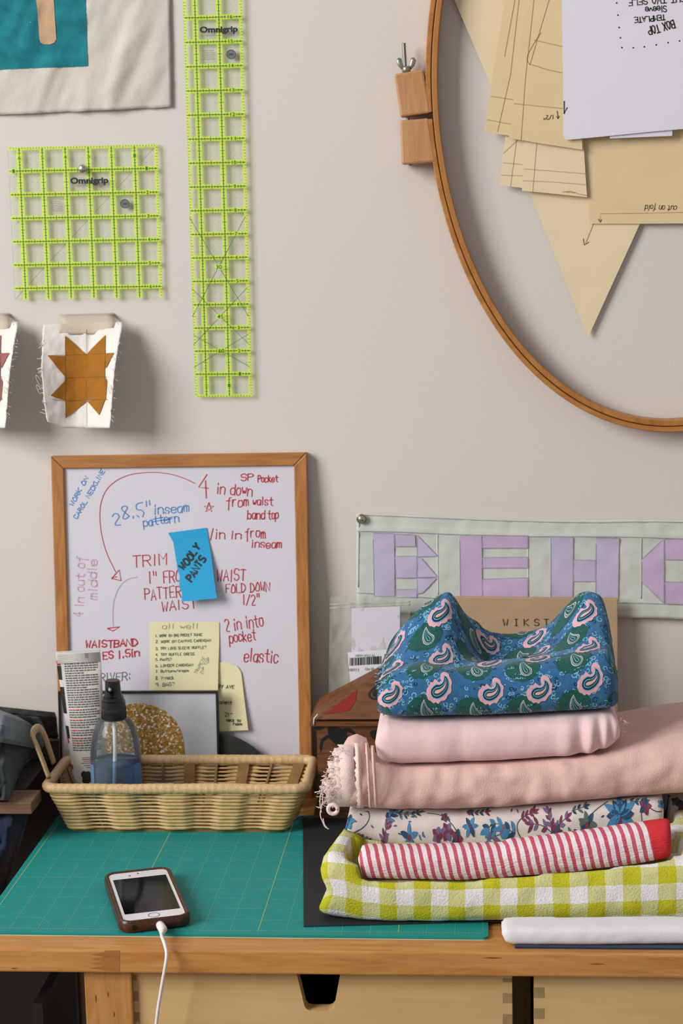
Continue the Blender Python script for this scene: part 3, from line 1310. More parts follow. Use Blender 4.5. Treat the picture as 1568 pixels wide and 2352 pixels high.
LET = [
    [[(220, 138), (312, 142), (314, 415), (225, 415)], [(315, 144), (403, 147), (404, 198), (316, 198)], [(316, 242), (410, 240), (410, 335), (318, 335)],
     [(318, 386), (410, 384), (410, 420), (318, 420)], [(412, 150), (500, 240), (412, 243)], [(412, 246), (430, 250), (500, 330), (412, 333)],
     [(412, 336), (498, 336), (436, 400), (412, 405)]],
    [[(597, 148), (692, 148), (695, 425), (600, 425)], [(695, 148), (893, 152), (893, 205), (695, 205)], [(695, 247), (893, 245), (893, 292), (696, 292)],
     [(696, 341), (893, 335), (893, 430), (697, 430)]],
    [[(995, 155), (1090, 158), (1088, 430), (993, 430)], [(1090, 257), (1187, 258), (1187, 350), (1090, 350)], [(1190, 160), (1290, 162), (1285, 436), (1188, 432)]],
    [[(1388, 255), (1485, 164), (1485, 446), (1388, 352)], [(1489, 165), (1700, 168), (1700, 256), (1489, 256)], [(1489, 352), (1700, 355), (1700, 452), (1489, 448)],
     [(1704, 168), (1790, 258), (1704, 258)], [(1704, 452), (1790, 352), (1704, 352)]]]
for k, polys in enumerate(LET):
    b = MB()
    for p in polys:
        stamp(b, S, [zb(*q) for q in p], 0, .0008, .008)
        q = [zb(*x) for x in p] + [zb(*p[0])]
        pts = []
        for a, c in zip(q, q[1:]):
            pts += [(a[0] + (c[0] - a[0]) * i / 10, a[1] + (c[1] - a[1]) * i / 10) for i in range(10)]
        rib(b, S, pts, .0006, 1, .0011)
    b.build('letter_patch', [m_lilac if k in (0, 2) else m_pinkl, plain('seam_lilac%d' % k, '#a79fb6', .9)], banner)
pin(830, 1191, -.0055, .0042, 'round metal snap pin in the top left corner of the letter banner', True)

m_kraft = plain('kraft_card', '#b99d7d', .85, 0, .25, .06, 60, .15, 500)
kr = thing('kraft_envelope', W(1230, 1640, -.018), 'brown kraft card envelope with spaced capitals standing behind the paisley bundle', 'envelope')
b = MB()
ye = -.024
c = [W(1000, 1371, ye), W(1418, 1375, ye)]
zt_, zl_ = c[0].z, .004
tilt = .010


def ek(x, z):
    return Vector((x, ye - .010 + (z - zl_) / (zt_ - zl_) * tilt, z))


x0, x1 = c[0].x, c[1].x
b.prism([ek(x0, zl_), ek(x1, zl_), ek(x1, c[1].z), ek(x0, zt_)], (0, .006, 0))
b.build('card', m_kraft, kr, bevel=.0008)
S = Flat(ek(x0, zl_), (1, 0, 0), ek(0, 1) - ek(0, 0))
b = MB()
for ch, (ua, ub) in zip('WIKST', ((1155, 1166), (1181, 1189), (1203, 1213), (1227, 1237), (1249, 1259))):
    a0, b0 = S.px(ua, 1437)
    a1, b1 = S.px(ub, 1422)
    for pl in [[(float(st[i]), float(st[i + 1]) - 2) for i in range(0, len(st) - 1, 2)] for st in GL[ch].split()]:
        rib(b, S, [(a0 + (a1 - a0) * x / 4, b0 + (b1 - b0) * y / 6) for x, y in (chaikin(pl, 2) if ch == 'S' else pl)], .0009, 0, .0004, 2, True)
    if ch == 'I':
        for bb in (b0, b1):
            rib(b, S, [(a0, bb), (a1, bb)], .0008, 0, .0004)
b.build('lettering', plain('stamped_ink', '#27302b', .8), kr)

m_poly = clear('plastic_film', '#f7f8f5', .10, '#d9dcd6', .16, .12, .9, 55)
bag = thing('plastic_bag', W(850, 1620, -.036), 'clear plastic bag with a white card and barcode label leaning behind the painted box', 'bag')


def q_bag(s, t, d=0.):
    u = 755 + 185 * s + (2 - 3 * t)
    v = 1372 - 4 * s + 250 * t
    y = -.030 - .010 * t - .0022 * fbm(s * 5, t * 5, 2) - .0016 * fbm(s * 14 + 3, t * 9, 2 + d) - d
    return W(u, v, y)


b = MB()
P = [[q_bag(i / 40, j / 50) for j in range(51)] for i in range(41)]
b.grid(P)
P2 = [[q_bag(i / 20, j / 25) + Vector((0, .005, 0)) for j in range(26)] for i in range(21)]
b.grid(P2)
b.build('film', m_poly, bag)
b = MB()
for t_ in (.055, .082):
    b.tube([q_bag(i / 30, t_ * (1 + .2 * (1 - i / 30))) for i in range(31)], .0007, 6)
b.tube([q_bag(.80, .02 + .3 * k / 12) for k in range(13)], .0005, 6)
b.build('seal_strip', clear('zip_seal', '#ffffff', .25, '#f2f2ef', .35, .1), bag)
Sb = Flat(Vector((0, -.0365, .16)), (1, 0, 0), (0, .04, 1))
b = MB()
b.prism([PL(u, v, Sb.o + Vector((0, .0012, 0)), Sb.n) for u, v in ((807, 1397), (918, 1393), (919, 1590), (808, 1600))], (0, .0006, 0))
b.build('card_insert', plain('white_card', '#dcd9e2', .8), bag)
Sl = Flat(Vector((0, -.0432, .16)), (1, 0, 0), (0, .04, 1))
b = MB()
b.prism([PL(u, v, Sl.o, Sl.n) for u, v in ((798, 1499), (900, 1491), (906, 1560), (804, 1566))], (0, .0002, 0))
r = random.Random(3)
u = 803.
while u < 874:
    w = r.choice((1.0, 1.0, 1.6, 2.4))
    pfill(b, Sl, [(u, 1511 - (u - 803) * .06), (u + w, 1511 - (u - 803) * .06), (u + w, 1529 - (u - 803) * .06), (u, 1529 - (u - 803) * .06)], 1)
    u += w + r.choice((.8, 1.0, 1.8))
pfill(b, Sl, [(882, 1502), (897, 1501), (897, 1519), (883, 1521)], 2)
pfill(b, Sl, [(885, 1508), (896, 1507), (896, 1518), (886, 1519)], 3, .0005)
for txt, ua, va, ub, vb in (('180913', 801, 1542, 824, 1535), ('Qty 60', 838, 1541, 858, 1533), ('180912022 01', 816, 1508, 860, 1503)):
    a0, b0 = Sl.px(ua, va)
    a1, b1 = Sl.px(ub, vb)
    printed(b, Sl, txt, (a0, b0, a1, b1), 2, .0003)
b.build('barcode_label', [plain('label_white', '#e9e9f0', .7), m_ink_black, m_ink_grey, plain('label_lilac', '#b9b6c8', .7)], bag)

# ================================================================ PAINTED BOX
m_boxw = wood('old_box_wood', '#4f2c14', '#83502a', 'X', 1.2, .55, 12, .15)
m_red = plain('red_paint', '#8a1a14', .55, 0, .4, .25, 60)
m_bpaint = plain('black_paint', '#10130f', .5)
m_brown = plain('dark_brown_paint', '#2c1614', .55)
yb = -.120
zt = W(722, 1650, yb).z
xl = W(721, 1700, yb).x
bx1, bx0 = .085, xl + .001
pbx = thing('painted_box', (0, -.08, .0), 'old painted wooden box with a sloped red cornered lid behind the stack', 'box')
b = MB()
b.box(((bx0 + bx1) / 2, yb + .038, (zt - .007) / 2 + .0105), (bx1 - bx0 - .004, .076, zt - .021), 0)
S = Flat((0, yb, 0), (1, 0, 0), (0, 0, 1))


def zx(x, y):
    return (690 + x / 6.817, 1620 + y / 6.817)


for poly, m in (([(215, 205), (415, 205), (400, 300), (360, 360), (300, 388), (215, 392)], 3),
                ([(420, 285), (500, 300), (580, 335), (650, 375), (700, 352), (780, 360), (840, 410), (890, 480), (950, 535), (1010, 552), (960, 560), (900, 530), (850, 480),
                  (800, 435), (740, 415), (712, 440), (740, 500), (770, 560), (780, 615), (735, 630), (690, 600), (600, 600), (560, 620), (500, 570), (440, 510), (395, 530), (350, 580), (335, 680), (315, 740),
                  (300, 620), (320, 540), (370, 490), (430, 460), (425, 380)], 2),
                ([(1085, 420), (1120, 390), (1200, 380), (1200, 560), (1130, 520), (1100, 480)], 2)):
    pfill(b, S, [zx(*p) for p in poly], m, .0004)
b.build('body', [m_boxw, m_red, m_bpaint, m_brown], pbx)
b = MB()
b.box(((bx0 + bx1) / 2, yb + .038, .0055), (bx1 - bx0 + .006, .084, .011), 0, None, .001)
b.box(((bx0 + bx1) / 2, yb + .036, .0155), (bx1 - bx0 + .001, .080, .009), 0, None, .001)
b.build('plinth', wood('box_plinth_wood', '#4a3420', '#6b4c2c', 'X', 1, .6), pbx)
b = MB()
zr = zt + .062
xr = xl + .118
L0, L1 = Vector((xl - .001, yb - .004, zt)), Vector((bx1 + .004, yb - .004, zt))
B0, B1 = Vector((xl - .001, yb + .080, zt)), Vector((bx1 + .004, yb + .080, zt))
Ra = Vector((xr - .020, yb + .038, zr))
Rb = Vector((xr + .022, yb + .038, zr))
b.add([L0, L1, B1, B0, Ra, Rb], [(0, 1, 5, 4), (1, 2, 5), (2, 3, 4, 5), (3, 0, 4), (3, 2, 1, 0)])
b.box(((bx0 + bx1) / 2, yb + .038, zt - .005), (bx1 - bx0 + .010, .088, .005), 0, None, .001)
e2 = (Ra + Rb) / 2 - (L0 + L1) / 2
Sd = Flat(L0, (1, 0, 0), e2)
zq = lambda x, y: (690 + x / 3.824, 1340 + y / 3.824)
pfill(b, Sd, [zq(*p) for p in ((195, 1165), (445, 985), (452, 1080), (425, 1150), (405, 1172))], 1, .0004)
pfill(b, Sd, [zq(*p) for p in ((700, 1060), (760, 1050), (860, 1070), (860, 1150), (700, 1140))], 1, .0004)
cc = zq(635, 1045)
for rr, w in ((20, .0022), (9, .0045)):
    pline(b, Sd, [(cc[0] + rr * cos(k * pi / 10), cc[1] + rr * .78 * sin(k * pi / 10)) for k in range(4, 20)], w, 2, .0005)
b.build('lid', [m_boxw, m_red, m_bpaint], pbx)
b = MB()
p = W(729, 1640, yb - .006)
b.tube([p, p + Vector((-.0012, 0, -.0022)), p + Vector((-.0035, -.001, -.004)), p + Vector((-.0042, -.001, -.008)), p + Vector((-.0042, -.001, -.0115))], .0006, 6)
b.build('string', m_thread, pbx)

# ================================================================ WHITEBOARD
m_oak = wood('whiteboard_frame_wood', '#9a6029', '#bd8348', 'X', .9, .5, 14, .06)
m_oakv = wood('whiteboard_frame_wood_upright', '#9a6029', '#bd8348', 'Z', .9, .5, 14, .06)
m_board = plain('whiteboard_face', '#d8d5de', .3, 0, .4, .012, 12)
WP0 = Vector((0, -.046, 0))
WU = Vector((0, .034, .385)).normalized()
WN = Vector((1, 0, 0)).cross(WU)
SW = Flat(WP0, (1, 0, 0), WU)
tl, tr = SW.px(115, 1047), SW.px(706, 1040)
bl_, br_ = SW.px(130, 1490), SW.px(714, 1728)
xL, xR, top = (tl[0] + bl_[0]) / 2, (tr[0] + br_[0]) / 2, (tl[1] + tr[1]) / 2
FW = .0142
wb = thing('whiteboard', (xL / 2 + xR / 2, -.045, 0), 'wood framed whiteboard covered in red and blue handwriting leaning on the wall', 'whiteboard')
PN = -.0035


def rail(px4, mat):
    b = MB()
    b.prism([SW.at(*p)[0] for p in px4], -WN * .013, 0)
    return b.build('frame_rail', mat, wb, bevel=.0012)


rail([(xL, top), (xR, top), (xR - FW, top - FW), (xL + FW, top - FW)], m_oak)
rail([(xL, 0.0), (xL + FW, FW), (xR - FW, FW), (xR, 0.0)], m_oak)
rail([(xL, 0), (xL, top), (xL + FW, top - FW), (xL + FW, FW)], m_oakv)
rail([(xR, 0), (xR - FW, FW), (xR - FW, top - FW), (xR, top)], m_oakv)
SP = Flat(WP0 + WN * PN, (1, 0, 0), WU)
b = MB()
g = FW - .002
b.prism([SP.at(*p)[0] for p in ((xL + g, g), (xR - g, g), (xR - g, top - g), (xL + g, top - g))], -WN * .004)
panel = b
R_, Bl_, Pk_, Gy_ = MB(), MB(), MB(), MB()


def c6(x, y):
    return (100 + x / 2.529, 1030 + y / 2.529)


def c7(x, y):
    return (100 + x / 2.529, 1400 + y / 2.529)


w_ = .0011
for i, (txt, u, v, cap, ang, wid, mb_, ww) in enumerate((
        ('SP', 553, 1105, 15, 2, 29, R_, w_), ('Pocket', 592, 1107, 15, 0, 46, R_, w_),
        ('in down', 497, 1134, 24, -3, 82, R_, w_), ('from', 520, 1164, 22, 2, 50, R_, w_), ('waist', 580, 1161, 18, 0, 46, R_, w_),
        ('band', 568, 1193, 20, 0, 40, R_, w_), ('top', 615, 1192, 20, 0, 24, R_, w_),
        ('/', 483, 1240, 26, 0, 6, R_, w_), ('in', 494, 1237, 22, 0, 22, R_, w_), ('in', 530, 1237, 18, 0, 24, R_, w_), ('from', 563, 1236, 22, 2, 46, R_, w_), ('inseam', 577, 1258, 18, 0, 69, R_, w_),
        ('TRIM', 305, 1302, 25, 4, 79, R_, w_), ('1" FRO', 342, 1342, 27, 5, 74, R_, w_), ('WAIST', 498, 1334, 26, 0, 66, R_, w_),
        ('PATTER', 333, 1379, 25, 6, 84, R_, w_), ('FOLD DOWN', 519, 1362, 20, 3, 101, R_, w_), ('1/2"', 558, 1391, 24, 4, 38, R_, w_), ('WAIST', 372, 1404, 22, 6, 80, R_, w_),
        ('2 in into', 518, 1450, 28, 8, 88, R_, w_), ('pocket', 527, 1476, 24, 5, 61, R_, w_), ('elastic', 560, 1519, 29, -4, 78, R_, w_ * 1.1),
        ('WAISTBAND', 197, 1488, 16, 2, 119, R_, .0015), ('ES 1.5in', 237, 1515, 17, 6, 84, R_, .0015),
        ('2', 260, 1207, 27, 10, 17, Bl_, w_), ('8', 281, 1194, 29, 10, 17, Bl_, w_), ('.5"', 303, 1190, 32, 10, 46, Bl_, w_), ('inseam', 354, 1180, 21, 3, 80, Bl_, w_), ('pattern', 330, 1210, 20, 8, 82, Bl_, w_),
        ('WORK ON', 168, 1163, 10, 61, 74, Bl_, .0010), ('CAROL NECKLINE', 177, 1193, 10, 60, 128, Bl_, .0010),
        ('4 in out of', 190, 1418, 20, 88, 140, Pk_, .0012), ('middle', 221, 1377, 20, 89, 92, Pk_, .0012),
        ('RIVER:', 230, 1565, 18, 2, 68, Gy_, .0009))):
    write(mb_, SP, txt, u, v, cap, ang, ww, 0, .0003, wid, seed=i, slant=.06, jit=.22)
pline(Bl_, SP, [(347, 1199), (395, 1191)], .0010)
for pl in ([(950, 150), (900, 225), (958, 232)], [(940, 185), (945, 290)]):
    pline(R_, SP, [c6(*p) for p in pl], .0012)
pline(R_, SP, [(479.6 + 12 * sin(k * 4 * pi / 5), 1166 - 12 * cos(k * 4 * pi / 5)) for k in range(6)], .0012)
pline(R_, SP, [c6(*p) for p in ((880, 203), (800, 165), (700, 140), (600, 138), (500, 150), (420, 185), (360, 240), (330, 320), (325, 400), (335, 500), (365, 610), (420, 720))], .0008, smooth=2)
pline(R_, SP, [c6(*p) for p in ((395, 755), (440, 705), (450, 768), (395, 755), (425, 745))], .0013)
pline(Pk_, SP, [c6(*p) for p in ((545, 748), (490, 755), (440, 800), (410, 870), (400, 950), (405, 1035))], .0009, smooth=2)
pline(R_, SP, [c6(*p) for p in ((370, 1045), (442, 1036), (402, 1060), (370, 1045))], .0012)
for mb_, k_ in ((R_, 1), (Bl_, 2), (Pk_, 3), (Gy_, 4)):
    k = len(panel.v)
    panel.v += mb_.v
    panel.uv += mb_.uv
    panel.f += [[k + i for i in f] for f in mb_.f]
    panel.m += [k_] * len(mb_.m)
    panel.sm += mb_.sm
panel.build('writing_panel', [m_board, plain('red_marker', '#bf2f3a', .5), plain('blue_marker', '#4f8fd0', .5), plain('faded_marker', '#d3a9b9', .5),
                              plain('grey_marker', '#56645f', .5)], wb)

# ---- sticky notes
m_blue = plain('blue_paper', '#2ea3d6', .8, 0, .3, .03, 60)
m_yel = plain('pale_yellow_paper', '#e6e0b4', .85, 0, .25, .02, 40)
m_ink = plain('ballpoint_ink', '#54655f', .7)
m_sharp = plain('black_marker', '#16262b', .6)


def note(px_l, px_r, lift, mats, name, lab, group, marks):
    """sheet given by left/right edge px lists (top to bottom), glued at the top, lifting by `lift` at the bottom"""
    nv = 22
    Ls = [np.interp(np.linspace(0, 1, nv), np.linspace(0, 1, len(px_l)), [p[k] for p in px_l]) for k in (0, 1)]
    Rs = [np.interp(np.linspace(0, 1, nv), np.linspace(0, 1, len(px_r)), [p[k] for p in px_r]) for k in (0, 1)]

    def f(s, t):
        j = int(round(t * (nv - 1)))
        u = Ls[0][j] * (1 - s) + Rs[0][j] * s
        v = Ls[1][j] * (1 - s) + Rs[1][j] * s
        o = WP0 + WN * (PN + .0009 + lift * t ** 2)
        return PL(u, v, o, WN)
    P, S = pxsurf(f, 14, nv, .05, .05)
    b = MB()
    b.grid(P)

    def m(u, v):
        # invert by local fraction
        t = (v - (Ls[1][0] + Rs[1][0]) / 2) / ((Ls[1][-1] + Rs[1][-1] - Ls[1][0] - Rs[1][0]) / 2)
        for _ in range(4):
            j = min(max(t, 0), 1) * (nv - 1)
            l = [np.interp(j, range(nv), Ls[k]) for k in (0, 1)]
            rr = [np.interp(j, range(nv), Rs[k]) for k in (0, 1)]
            s = (u - l[0]) / (rr[0] - l[0])
            vv = l[1] * (1 - s) + rr[1] * s
            t += (v - vv) / ((Ls[1][-1] + Rs[1][-1] - Ls[1][0] - Rs[1][0]) / 2)
        return (s * .05, t * .05)
    S.px = m
    S.flat = True
    marks(b, S)
    return tag(b.build(name, mats), lab, 'sticky note', group)


def scr(b, S, txt, u, v, cap, ang, w, wid, seed, mat=1):
    gs = glyphs(txt, 0, 0, cap, 0, seed=seed)
    wf = wid / max(p[0] for q in gs for p in q)
    for pl in glyphs(txt, u, v, cap, ang, wf=wf, seed=seed, jit=.2, slant=.08):
        if len(pl) > 1:
            P = []
            for p in pl:
                P.append(S.px(*p))
            # widths are in metres; the surface is parametrised over .05, so build the stroke in 3D
            pts = [S.at(*q) for q in P]
            V, F = [], []
            for i, (q, n) in enumerate(pts):
                t = pts[min(i + 1, len(pts) - 1)][0] - pts[max(i - 1, 0)][0]
                sd = n.cross(t).normalized() if t.length > 1e-9 else Vector((1, 0, 0))
                V += [q + sd * w / 2 + n * .0003, q - sd * w / 2 + n * .0003]
            for i in range(len(pts) - 1):
                F.append((2 * i, 2 * i + 1, 2 * i + 3, 2 * i + 2))
            b.add(V, F, mat)


def mk_blue(b, S):
    scr(b, S, 'WOOLY', 421, 1310, 17, 52, .0022, 66, 1)
    scr(b, S, 'PANTS', 440, 1337, 17, 57, .0022, 62, 2)


note([(386, 1224), (398, 1245), (401, 1265), (405, 1290), (408, 1310), (413, 1325), (411, 1345), (418, 1360), (417, 1382)],
     [(475, 1212), (479, 1240), (484, 1270), (488, 1300), (492, 1335), (498, 1374)], .011, [m_blue, m_sharp], 'sticky_note',
     'bright blue sticky note with two words in black marker on the whiteboard', None, mk_blue)


def mk_list(b, S):
    scr(b, S, 'all well', 372, 1444, 12, 0, .0006, 80, 1, 2)
    for k, (txt, y, wid) in enumerate((('1. WORK ON BIG POCKET TUNIC', 158, 107), ('2. WORK ON CANVAS CARDIGAN', 192, 127), ('3. TRY LONG SLEEVE RUFFLE?', 232, 116), ('4. TRY RUFFLE DRESS', 268, 89),
                                       ('5. PANTS?', 297, 36), ('6. LONGER CARDIGAN', 332, 86), ('7. Buttons/snaps', 364, 76), ('8. V-neck', 406, 42), ('9. BAG?', 444, 43))):
        scr(b, S, txt, 357, 1400 + y / 2.529 + 1, 6.0 + (k > 6) * 2, 1.5, .0006, wid, k + 3)
    scr(b, S, 'TRAPEZE', 452, 1549, 7, 62, .0005, 42, 20, 2)
    scr(b, S, 'ZIP TOP', 464, 1549, 7, 62, .0005, 40, 21, 2)


note([(343, 1428), (343, 1480), (343, 1540), (342, 1596)], [(503, 1429), (503, 1480), (501, 1540), (500, 1596)], .0055, [m_yel, m_ink, plain('pencil_grey', '#8f937f', .8)], 'sticky_note',
     'pale yellow square sticky note with a numbered to-do list on the whiteboard', None, mk_list)


def mk_n2(b, S):
    for k, (txt, u, v, cap, wid) in enumerate((('BY AVE', 500, 1580, 8, 38), ('talent', 498, 1616, 8, 34), ('21"', 515, 1646, 9, 17), ('neck to', 520, 1657, 7, 32), ('hem', 535, 1666, 7, 20))):
        scr(b, S, txt, u, v, cap, -3, .0007, wid, k + 40)


note([(470, 1520), (470, 1580), (470, 1640), (470, 1682)], [(524, 1522), (545, 1530), (554, 1545), (559, 1590), (564, 1630), (570, 1677)], .005, [m_yel, m_sharp], 'sticky_note',
     'yellow sticky note with rounded corner poking out behind the black framed picture', None, mk_n2)

# ================================================================ DARK HALF DISC, FRAMED PICTURE
m_slate = plain('dark_slate', '#343a36', .8, 0, .3, .15, 60, .2, 300)
yd = -.0500
c0 = W(492, 1822, yd)
rx = abs(W(492 + 148, 1822, yd).x - c0.x)
rz = W(492, 1684, yd).z - .002
b = MB()
b.prism([Vector((c0.x + rx * cos(k * pi / 40), yd, .002 + rz * sin(k * pi / 40))) for k in range(41)], (0, .0024, 0))
tag(b.build('slate_board', m_slate, bevel=.0006), 'dark grey half-round board standing behind the basket right of the picture', 'board')

m_blackm = plain('black_frame_metal', '#161a1a', .4, .0, .5)
m_marble = plain('pale_grey_print', '#c3c4ca', .35, 0, .5, .10, 22)
m_mos, nt, bb_ = base('gold_mosaic')
tc = N(nt, 'ShaderNodeTexCoord')
vo = N(nt, 'ShaderNodeTexVoronoi')
vo.inputs['Scale'].default_value = 520
nt.links.new(tc.outputs['Object'], vo.inputs['Vector'])
cr = N(nt, 'ShaderNodeValToRGB')
for e, (p_, c_) in zip([cr.color_ramp.elements[0], cr.color_ramp.elements[1]] + [cr.color_ramp.elements.new(x) for x in (.4, .62, .8)],
                       ((0., '#8a6425'), (1., '#e6d2ac'), (.4, '#a87f36'), (.62, '#b68c3e'), (.82, '#cbab6b'))):
    e.position = p_
    e.color = lin(c_)
sx = N(nt, 'ShaderNodeSeparateXYZ')
nt.links.new(vo.outputs['Color'], sx.inputs[0])
nt.links.new(sx.outputs[0], cr.inputs[0])
nt.links.new(cr.outputs[0], bb_.inputs['Base Color'])
bb_.inputs['Roughness'].default_value = .4
PP0 = Vector((0, -.0605, 0))
PU = Vector((0, .010, .127)).normalized()
SPc = Flat(PP0, (1, 0, 0), PU)
a = SPc.px(133, 1588)
c = SPc.px(500, 1588)
pic = thing('framed_picture', ((a[0] + c[0]) / 2, -.06, 0), 'thin black framed picture of a gold mosaic dome on grey behind the basket', 'picture')
x0, x1, zt2 = a[0], c[0], (a[1] + c[1]) / 2
fw = .0024
b = MB()
for q in (((x0, 0), (x0, zt2), (x0 + fw, zt2 - fw), (x0 + fw, fw)), ((x0, zt2), (x1, zt2), (x1 - fw, zt2 - fw), (x0 + fw, zt2 - fw)), ((x1, zt2), (x1, 0), (x1 - fw, fw), (x1 - fw, zt2 - fw)), ((x1, 0), (x0, 0), (x0 + fw, fw), (x1 - fw, fw))):
    b.prism([SPc.at(*p)[0] for p in q], -SPc.n * .006)
b.build('frame', m_blackm, pic)
b = MB()
SQ = Flat(PP0 - SPc.n * .0022, (1, 0, 0), PU)
b.prism([SQ.at(*p)[0] for p in ((x0 + .001, .001), (x1 - .001, .001), (x1 - .001, zt2 - .001), (x0 + .001, zt2 - .001))], -SPc.n * .003)
b.build('print_sheet', m_marble, pic)
b = MB()
dome = [(236, 1760), (236, 1725), (240, 1690), (252, 1655), (272, 1630), (298, 1617), (325, 1615), (352, 1621), (380, 1633), (402, 1654), (416, 1680), (422, 1705), (424, 1730), (424, 1760)]
pfill(b, SQ, dome, 0, .0004)
b.build('mosaic_dome', m_mos, pic)

# ================================================================ BASKET
m_cane = plain('rattan_cane', '#c9a873', .55, 0, .35, .13, 120, .25, 700)
m_cane_d = plain('rattan_stake', '#8f6f42', .65, 0, .3, .15, 120, .2, 700)
m_wrap = wood('rattan_wrap', '#bb9764', '#dcbf92', 'Z', 2.2, .5, 20, .2)
bk = thing('wicker_basket', (-.264, -.125, .0045), 'low rectangular rattan basket with wrapped rim and a loop handle at left', 'basket')
Z0 = .0034
RZ = .0540
b_rim = dict(x0=-.4020, x1=-.1262, y0=-.1765, y1=-.0745)
b_bot = dict(x0=-.3850, x1=-.1445, y0=-.1680, y1=-.0840)


def rrect(k, n, x0, x1, y0, y1, r):
    """k-th of n points by arc length around a rounded rectangle, starting mid front going +x; returns point and outward normal"""
    w, h = x1 - x0 - 2 * r, y1 - y0 - 2 * r
    per = 2 * w + 2 * h + 2 * pi * r
    d = (k / n) * per
    seg = [('l', w / 2, (x0 + x1) / 2, y0, 1, 0, 0, -1), ('a', pi * r / 2, x1 - r, y0 + r, -pi / 2), ('l', h, x1, y0 + r, 0, 1, 1, 0), ('a', pi * r / 2, x1 - r, y1 - r, 0),
           ('l', w, x1 - r, y1, -1, 0, 0, 1), ('a', pi * r / 2, x0 + r, y1 - r, pi / 2), ('l', h, x0, y1 - r, 0, -1, -1, 0), ('a', pi * r / 2, x0 + r, y0 + r, pi), ('l', w / 2 + 1e-6, x0 + r, y0, 1, 0, 0, -1)]
    for s in seg:
        if d <= s[1]:
            if s[0] == 'l':
                return (s[2] + s[4] * d, s[3] + s[5] * d), (s[6], s[7])
            a = s[4] + d / r
            return (s[2] + r * cos(a), s[3] + r * sin(a)), (cos(a), sin(a))
        d -= s[1]
    return ((x0 + x1) / 2, y0), (0, -1)


def bdim(t):
    return {k: b_bot[k] + (b_rim[k] - b_bot[k]) * t for k in b_rim}


NCOL = 24
b = MB()
ROWS = 11
for row in range(ROWS):
    t = (row + .5) / ROWS
    dm = bdim(t)
    n = NCOL * 12
    pts, rs = [], []
    ph = rnd.uniform(-.05, .05)
    for k in range(n):
        (x, y), (nx, ny) = rrect(k, n, r=.014, **dm)
        c_ = cos(2 * pi * (k / n) * NCOL / 2 * 1.0 + pi / 2 * 0 + ph)
        sq_ = max(-1, min(1, c_ * 1.8))
        o = .0014 * sq_ + .0003 * fbm(k * .05, row * 7.)
        pts.append(Vector((x + nx * o, y + ny * o, Z0 + .0035 + (RZ - .0065 - Z0) * t + .00035 * fbm(k * .09, row * 3.3))))
        rs.append(.00182 + (.00040 if sq_ > 0 else .00062) * sq_)
    b.tube(pts, rs, 7, 0, closed=True)
b.build('weave', m_cane, bk)
b = MB()
for k in range(NCOL):
    wide = k % 2 == 0
    (x, y), (nx, ny) = rrect(k, NCOL, r=.012, **bdim(0))
    (x2, y2), _ = rrect(k, NCOL, r=.012, **bdim(1))
    a, c = Vector((x - nx * .0031, y - ny * .0031, Z0)), Vector((x2 - nx * .0031, y2 - ny * .0031, RZ))
    tx = Vector((-ny, nx, 0)) * (.0060 if wide else .0012)
    nn = Vector((nx, ny, 0)) * .0012
    b.prism([a - tx, a + tx, c + tx, c - tx], -nn, 0)
b.build('stakes', m_cane_d, bk)
b = MB()
dm = bdim(0)
ring = []
for k in range(80):
    (x, y), _ = rrect(k, 80, r=.012, x0=dm['x0'] + .003, x1=dm['x1'] - .003, y0=dm['y0'] + .003, y1=dm['y1'] - .003)
    ring.append(Vector((x, y, Z0 - .0004)))
b.prism(ring, (0, 0, .003), 0)
b.build('base_panel', m_cane_d, bk)
b = MB()
n = 520
pts, rs = [], []
for k in range(n):
    (x, y), _ = rrect(k, n, r=.012, **b_rim)
    pts.append(Vector((x, y, RZ + .0007 * fbm(k * .02, 1.))))
    w = (k * 95 / n) % 1
    rs.append(.0056 * (1 + .05 * sin(pi * w) - .03 + .05 * fbm(k * .05, 4.)))
b.tube(pts, rs, 12, 0, closed=True)
b.build('rim', m_wrap, bk)
b = MB()
h = [W(112, 1786, -.160), W(98, 1748, -.152), W(84, 1712, -.145), W(75, 1690, -.136), W(80, 1676, -.128), W(91, 1673, -.118), W(102, 1690, -.110), W(112, 1718, -.104), W(123, 1752, -.098)]
hp = []
for i in range(len(h) - 1):
    for k in range(6):
        tt = k / 6
        p0, p1, p2, p3 = h[max(i - 1, 0)], h[i], h[i + 1], h[min(i + 2, len(h) - 1)]
        hp.append(.5 * ((2 * p1) + (p2 - p0) * tt + (2 * p0 - 5 * p1 + 4 * p2 - p3) * tt ** 2 + (3 * p1 - p0 - 3 * p2 + p3) * tt ** 3))
hp.append(h[-1])
b.tube(hp, [.0046 * (1 + .05 * (k % 2)) for k in range(len(hp))], 10, 0, flat=.5, up=(1, 0, 0.2))
b.build('handle', m_wrap, bk)
for (c_, ax) in ((h[0], 0), (h[-1], 0)):
    pass
ZB = Z0 + .0036

# ================================================================ SQUEEZE TUBE
m_tube = plain('tube_plastic', '#d3d0cb', .4, 0, .5)
m_tp = plain('tube_black_print', '#23201f', .5)
m_tg = plain('tube_small_print', '#5c5753', .6)
m_tr = plain('tube_red_print', '#c4262b', .5)
tu = thing('squeeze_tube', (-.381, -.124, ZB), 'white squeeze tube with small print and black patches standing in the basket', 'tube')
yt = -.106
tbt = W(127, 1497, yt), W(230, 1492, yt)
TC1 = (tbt[0] + tbt[1]) / 2
TC0 = Vector((-.3672, yt - .001, ZB))
TWH = (tbt[1] - tbt[0]).length / 2
TAX = (TC1 - TC0).normalized()
TH = (TC1 - TC0).length


